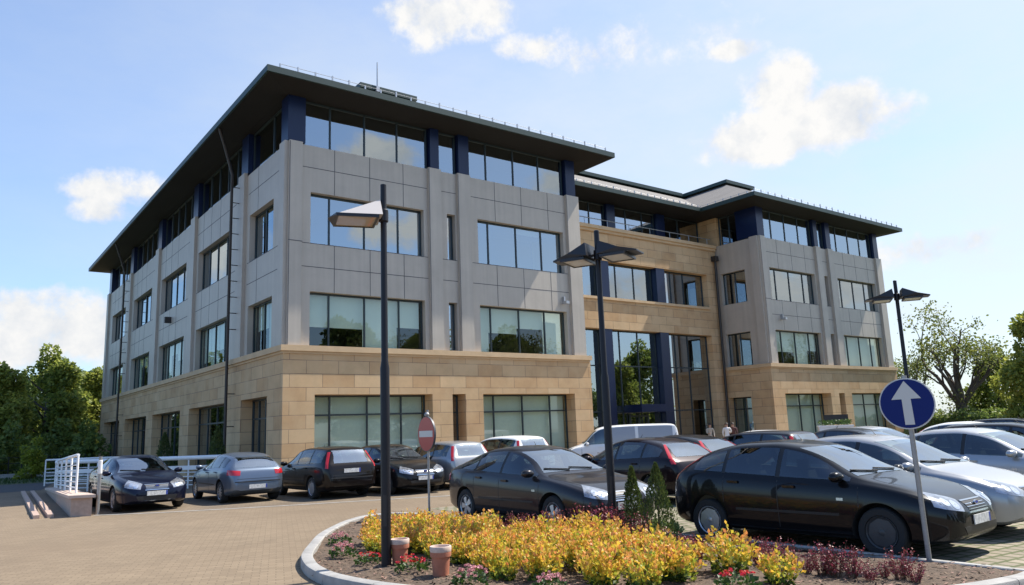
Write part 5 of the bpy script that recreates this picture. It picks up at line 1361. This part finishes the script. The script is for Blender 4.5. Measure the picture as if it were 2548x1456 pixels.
# wire fence along the grass
p0, p1 = Vector((*ground_at(-40, 57), 0)), Vector((*ground_at(215, 57), 0)); o = thing("wire_fence", "thin dark wire fence on a low kerb in front of the trees", "fence", p0)
d = p1-p0
for i in range(9): mb = MB(); mb.tube([d*(i/8), d*(i/8)+Vector((0, 0, 1.3))], .03, 6); mb.build("post", M_post, o)
mb = MB()
for z in (.5, .9, 1.25): mb.tube([Vector((0, 0, z)), d+Vector((0, 0, z))], .014, 5)
mb.build("wire", M_post, o); mb = MB(); n_ = Vector((-d.y, d.x, 0)).normalized()*.12
mb.add([tuple(q+Vector((0, 0, z))) for z in (0, .28) for q in (n_, d+n_, d-n_, -n_)], [(0,3,2,1),(4,5,6,7),(0,1,5,4),(1,2,6,5),(2,3,7,6),(3,0,4,7)]); mb.build("base_kerb", M_kerb, o)

# pollarded tree on the right: upright limbs with sparse leaf tufts
def limb_tree(seed, h, nl, spread, dens):
    r = random.Random(seed); tb = MB(); lv = MB(); tips = []
    tb.tube([(0, 0, -.1), (.02, 0, h*.18), (0, .02, h*.34)], [.42, .36, .34], 10)
    def grow(p, d, l, rad, depth):
        pts = [p]; q = p.copy(); dd = d.copy(); k = 5
        for i in range(k):
            dd = (dd+Vector((r.gauss(0, .16), r.gauss(0, .16), r.gauss(.05, .08)))).normalized(); q = q+dd*l/k; pts.append(q.copy())
        tb.tube(pts, [rad*(1-.62*i/k) for i in range(k+1)], 6)
        if depth == 0 or l < .5:
            tips.append(q); return
        for j in range(r.choice((2, 3))):
            i = r.randint(2, k); nd = (dd+Vector((r.gauss(0, .6), r.gauss(0, .6), r.uniform(-.1, .5)))).normalized(); grow(pts[i], nd, l*r.uniform(.42, .66), rad*.42, depth-1)
        tips.append(q)
    for i in range(nl):
        a = 6.283*i/nl+r.uniform(-.3, .3); grow(Vector((math.cos(a)*.14, math.sin(a)*.14, h*.32)), Vector((math.cos(a)*spread, math.sin(a)*spread, 1)).normalized(), h*r.uniform(.38, .56), .17, 3)
    for t in tips:
        nn = int(dens*r.uniform(.4, 1.5))
        for k in range(nn):
            v = Vector((r.gauss(0, 1), r.gauss(0, 1), r.gauss(0, .8)))*.42; l = r.uniform(.12, .24); leaf(lv, t+v, Vector((r.gauss(0, 1), r.gauss(0, 1), r.gauss(-.3, .8))), l, l*.36, 0, r)
    for k in range(int(dens*26)):
        a = r.uniform(0, 6.28); q = r.uniform(.3, 1.5); l = r.uniform(.12, .24); leaf(lv, Vector((math.cos(a)*q, math.sin(a)*q, h*r.uniform(.10, .46))), Vector((r.gauss(0, 1), r.gauss(0, 1), r.gauss(-.2, .8))), l, l*.36, 0, r)
    return tb.mesh("trunk", M_bark, smooth=60), lv.mesh("crown", M_lfy)
RG = "trees beyond the car park on the right"
x, y = ground_at(2402, 60); a, b = limb_tree(4, 7.2, 7, .55, 19); o = thing("pollarded_tree", "tree with bare upright limbs and sparse leaves behind the parked cars", "tree", (x, y, 0), .6, RG); obj("trunk", a, o); obj("crown", b, o)
for (u, rg, k, s, lab) in [(2618, 52, 1, .74, "leafy tree at the picture's right edge"), (2500, 64, 0, .62, "low leafy tree between the bare limbed tree and the right edge")]:
    x, y = ground_at(u, rg); tree("broadleaf_tree", lab, x, y, k, s, RG)
x, y = ground_at(2275, 92); a, b = limb_tree(9, 7.5, 6, .6, 26); o = thing("pollarded_tree", "hazy thin tree just right of the far wing, behind the far lamp post", "tree", (x, y, 0), 2., RG); obj("trunk", a, o); obj("crown", b, o)
# hedge
p0, p1 = Vector((*ground_at(2215, 70), 0)), Vector((*ground_at(2700, 48), 0)); d = p1-p0; o = thing("hedge", "clipped dark green hedge behind the farthest parked cars", "hedge", p0); mb = MB(); r_ = random.Random(3)
u_ = d.normalized(); n_ = Vector((-u_.y, u_.x, 0))
for k in range(9000):
    t = r_.random(); s_ = r_.uniform(-.55, .55); z = r_.uniform(.05, 1.9+.15*math.sin(t*40)); q = d*t+n_*s_+Vector((0, 0, z)); l = r_.uniform(.12, .22); leaf(mb, q, Vector((r_.gauss(0, 1), r_.gauss(0, 1), r_.gauss(.2, .8))), l, l*.4, 0, r_)
obj("foliage", mb.mesh("foliage", M_lf[2]), o)
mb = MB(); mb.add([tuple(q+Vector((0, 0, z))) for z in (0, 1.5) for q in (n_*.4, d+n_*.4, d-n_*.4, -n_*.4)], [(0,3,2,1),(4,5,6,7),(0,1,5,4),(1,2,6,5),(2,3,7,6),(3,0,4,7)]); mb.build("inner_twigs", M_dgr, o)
# trees behind the viewer, which the glass mirrors
for i, (x, y, k, s) in enumerate([(30, -38, 0, 1.6), (42, -33, 2, 1.7), (55, -36, 1, 1.55), (69, -34, 0, 1.7), (83, -30, 2, 1.5), (14, -40, 1, 1.5), (98, -28, 0, 1.6), (0, -44, 2, 1.6), (115, -20, 1, 1.5)]):
    tree("broadleaf_tree", "tall tree across the street behind the viewer, seen only mirrored in the glass", x, y, k, s, "trees mirrored in the windows", rz=i*1.3)

for i, (x, y) in enumerate([(52, -24), (62, -21), (45, -27), (73, -22)]):
    o = thing("pollarded_tree", "open branched tree behind the viewer, seen only mirrored in the entrance glass", "tree", (x, y, 0), i*1.7, "open trees mirrored in the entrance glass"); obj("trunk", a, o); obj("crown", b, o); o.scale = (1.7, 1.7, 1.75)
# ------------------------------------------------------------------ people at the entrance
M_skin = mat("skin", (.42, .25, .18), .5); M_shirt = mat("white_shirt", (.75, .74, .72), .8); M_trou = mat("dark_trousers", (.02, .02, .025), .8); M_hair = mat("dark_hair", (.02, .014, .01), .5); M_jack = mat("brown_jacket", (.10, .04, .035), .8); M_ltop = mat("pale_top", (.45, .40, .32), .8)
def person(label, loc, rz, top_m, pose):
    o = thing("person", label, "person", loc, rz, None)
    J = {'pelvis': (0, 0, .95), 'waist': (0, .0, 1.08), 'chest': (.0, -.02, 1.32), 'neck': (0, -.03, 1.50), 'head': (0, -.05, 1.62), 'crown': (0, -.045, 1.72),
         'shl': (.17, -.01, 1.43), 'ell': (.23, -.02, 1.16), 'wrl': (.20, -.14, .94), 'hal': (.195, -.17, .86), 'shr': (-.17, -.01, 1.43), 'elr': (-.22, -.10, 1.18), 'wrr': (-.12, -.30, 1.14), 'har': (-.09, -.37, 1.15),
         'hil': (.09, 0, .90), 'knl': (.10, -.03, .50), 'anl': (.10, .03, .09), 'tol': (.11, -.14, .04), 'hir': (-.09, 0, .90), 'knr': (-.10, -.04, .50), 'anr': (-.11, .0, .09), 'tor': (-.12, -.17, .04)}
    for k_, v_ in pose.items(): J[k_] = v_
    Rd = {'pelvis': .145, 'waist': .125, 'chest': .15, 'neck': .058, 'head': .095, 'crown': .075, 'shl': .068, 'ell': .047, 'wrl': .034, 'hal': .036, 'shr': .068, 'elr': .047, 'wrr': .034, 'har': .036, 'hil': .098, 'knl': .065, 'anl': .045, 'tol': .04, 'hir': .098, 'knr': .065, 'anr': .045, 'tor': .04}
    E_ = [('pelvis','waist'),('waist','chest'),('chest','neck'),('neck','head'),('head','crown'),('chest','shl'),('shl','ell'),('ell','wrl'),('wrl','hal'),('chest','shr'),('shr','elr'),('elr','wrr'),('wrr','har'),('pelvis','hil'),('hil','knl'),('knl','anl'),('anl','tol'),('pelvis','hir'),('hir','knr'),('knr','anr'),('anr','tor')]
    ks = list(J); me = bpy.data.meshes.new("body"); me.from_pydata([J[q] for q in ks], [(ks.index(a), ks.index(b)) for a, b in E_], [])
    t = bpy.data.objects.new("tmp_body", me); COL.objects.link(t)
    sk = t.modifiers.new("s", 'SKIN'); me.skin_vertices.new() if not me.skin_vertices else None
    for q, sv in zip(ks, me.skin_vertices[0].data): sv.radius = (Rd[q], Rd[q]*(.72 if q in ('chest', 'pelvis', 'waist') else 1)); sv.use_root = q == 'pelvis'
    su = t.modifiers.new("u", 'SUBSURF'); su.levels = 2; su.render_levels = 2
    dg = bpy.context.evaluated_depsgraph_get(); bm_ = bpy.data.meshes.new_from_object(t.evaluated_get(dg)); bpy.data.objects.remove(t)
    for m_ in (M_skin, top_m, M_trou): bm_.materials.append(m_)
    for p in bm_.polygons:
        c = p.center; p.use_smooth = True
        hand = min((c-Vector(J['wrl'])).length, (c-Vector(J['hal'])).length, (c-Vector(J['wrr'])).length, (c-Vector(J['har'])).length) < .07
        p.material_index = 0 if (c.z > 1.49 or hand) else (1 if c.z > .97 else 2)
    obj("body", bm_, o)
    h = MB(); hc = Vector(J['head'])
    for i in range(7):
        f = i/6; h.lathe([(.001 if i in (6,) else .104*math.cos(f*1.45), 0), (.104*math.cos(min(1, (i+1)/6)*1.45) if i < 6 else .001, .018)], 14, 0, 'z', (hc.x, hc.y+.015, hc.z+.02+.108*math.sin(f*1.45))) if i < 6 else None
    h.build("hair", M_hair, o, smooth=60)
    fa = MB(); fa.add([(hc.x, hc.y-.118, hc.z-.02), (hc.x-.014, hc.y-.09, hc.z-.03), (hc.x+.014, hc.y-.09, hc.z-.03), (hc.x, hc.y-.09, hc.z+.03)], [(0, 1, 3), (0, 3, 2), (0, 2, 1)]); 
    fa.build("nose", M_skin, o)
    ey = MB()
    for sx in (-.034, .034): ey.lathe([(.001, -.004), (.012, 0), (.001, .004)], 8, 0, 'y', (hc.x+sx, hc.y-.088, hc.z+.012))
    ey.build("eyes", M_hair, o)
    return o
def at_depth(u, r): d = ray(u, 1050); d = Vector((d.x, d.y, 0)).normalized()*r; return (d.x, d.y, 0)
person("person in a white shirt and dark trousers standing near the entrance, arm held out", at_depth(1806, 46), 2.2, M_shirt, {'elr': (-.24, -.12, 1.2), 'wrr': (-.1, -.36, 1.22), 'har': (-.06, -.44, 1.24)})
person("person in a reddish brown jacket just right of the white shirted one", at_depth(1822, 46.6), -1.2, M_jack, {})
person("person in a pale top standing in the shadow of the entrance", at_depth(1764, 47.5), -.6, M_ltop, {})
# dark board on posts and white cabinets by the far wing
p = at_depth(2080, 44); o = thing("notice_board", "dark board on two posts in front of the far wing", "sign board", p, -.9)
mb = MB(); mb.box(-.6, .6, -.03, .03, 1.45, 1.95); mb.build("board", M_trim_ if False else P_TRIM, o); mb = MB(); mb.box(-.56, -.5, -.028, .028, 0, 1.448); mb.build("post", P_TRIM, o); mb = MB(); mb.box(.5, .56, -.028, .028, 0, 1.448); mb.build("post", P_TRIM, o)
for (u, rg, s, lab) in ((2058, 42, 1., "white planter box below the dark notice board, left one"), (2100, 42, .8, "smaller white planter box below the dark notice board, right one")):
    o = thing("planter_box", lab, "planter", at_depth(u, rg), -.9, "white planters by the far wing"); mb = MB(); mb.box(-.45*s, .45*s, -.3, .3, 0, 1.35); mb.box(-.48*s, .48*s, -.33, .33, 1.352, 1.42); mb.build("box", M_white, o)
    mb = MB(); r_ = random.Random(u)
    for k in range(160): l = r_.uniform(.06, .12); leaf(mb, Vector((r_.uniform(-.4, .4)*s, r_.uniform(-.25, .25), 1.43+r_.uniform(0, .22))), Vector((r_.gauss(0, 1), r_.gauss(0, 1), .8)), l, l*.4, 0, r_)
    mb.build("foliage", M_dgr, o)
# grass by the road
mb = MB(); r_ = random.Random(6); area = [(-40, 50.3), (5.3, 47.4), (8.3, 52), (8.8, 62), (-40, 62)]; k = 0
while k < 9000:
    x, y = r_.uniform(-30, 9), r_.uniform(47, 60)
    if not inside(x, y, area): continue
    k += 1; l = r_.uniform(.06, .16); leaf(mb, Vector((x, y, .0)), Vector((r_.gauss(0, .4), r_.gauss(0, .4), 1)), l, .03, 0, r_)
tag(mb.build("grass", M_grass), kind="stuff")
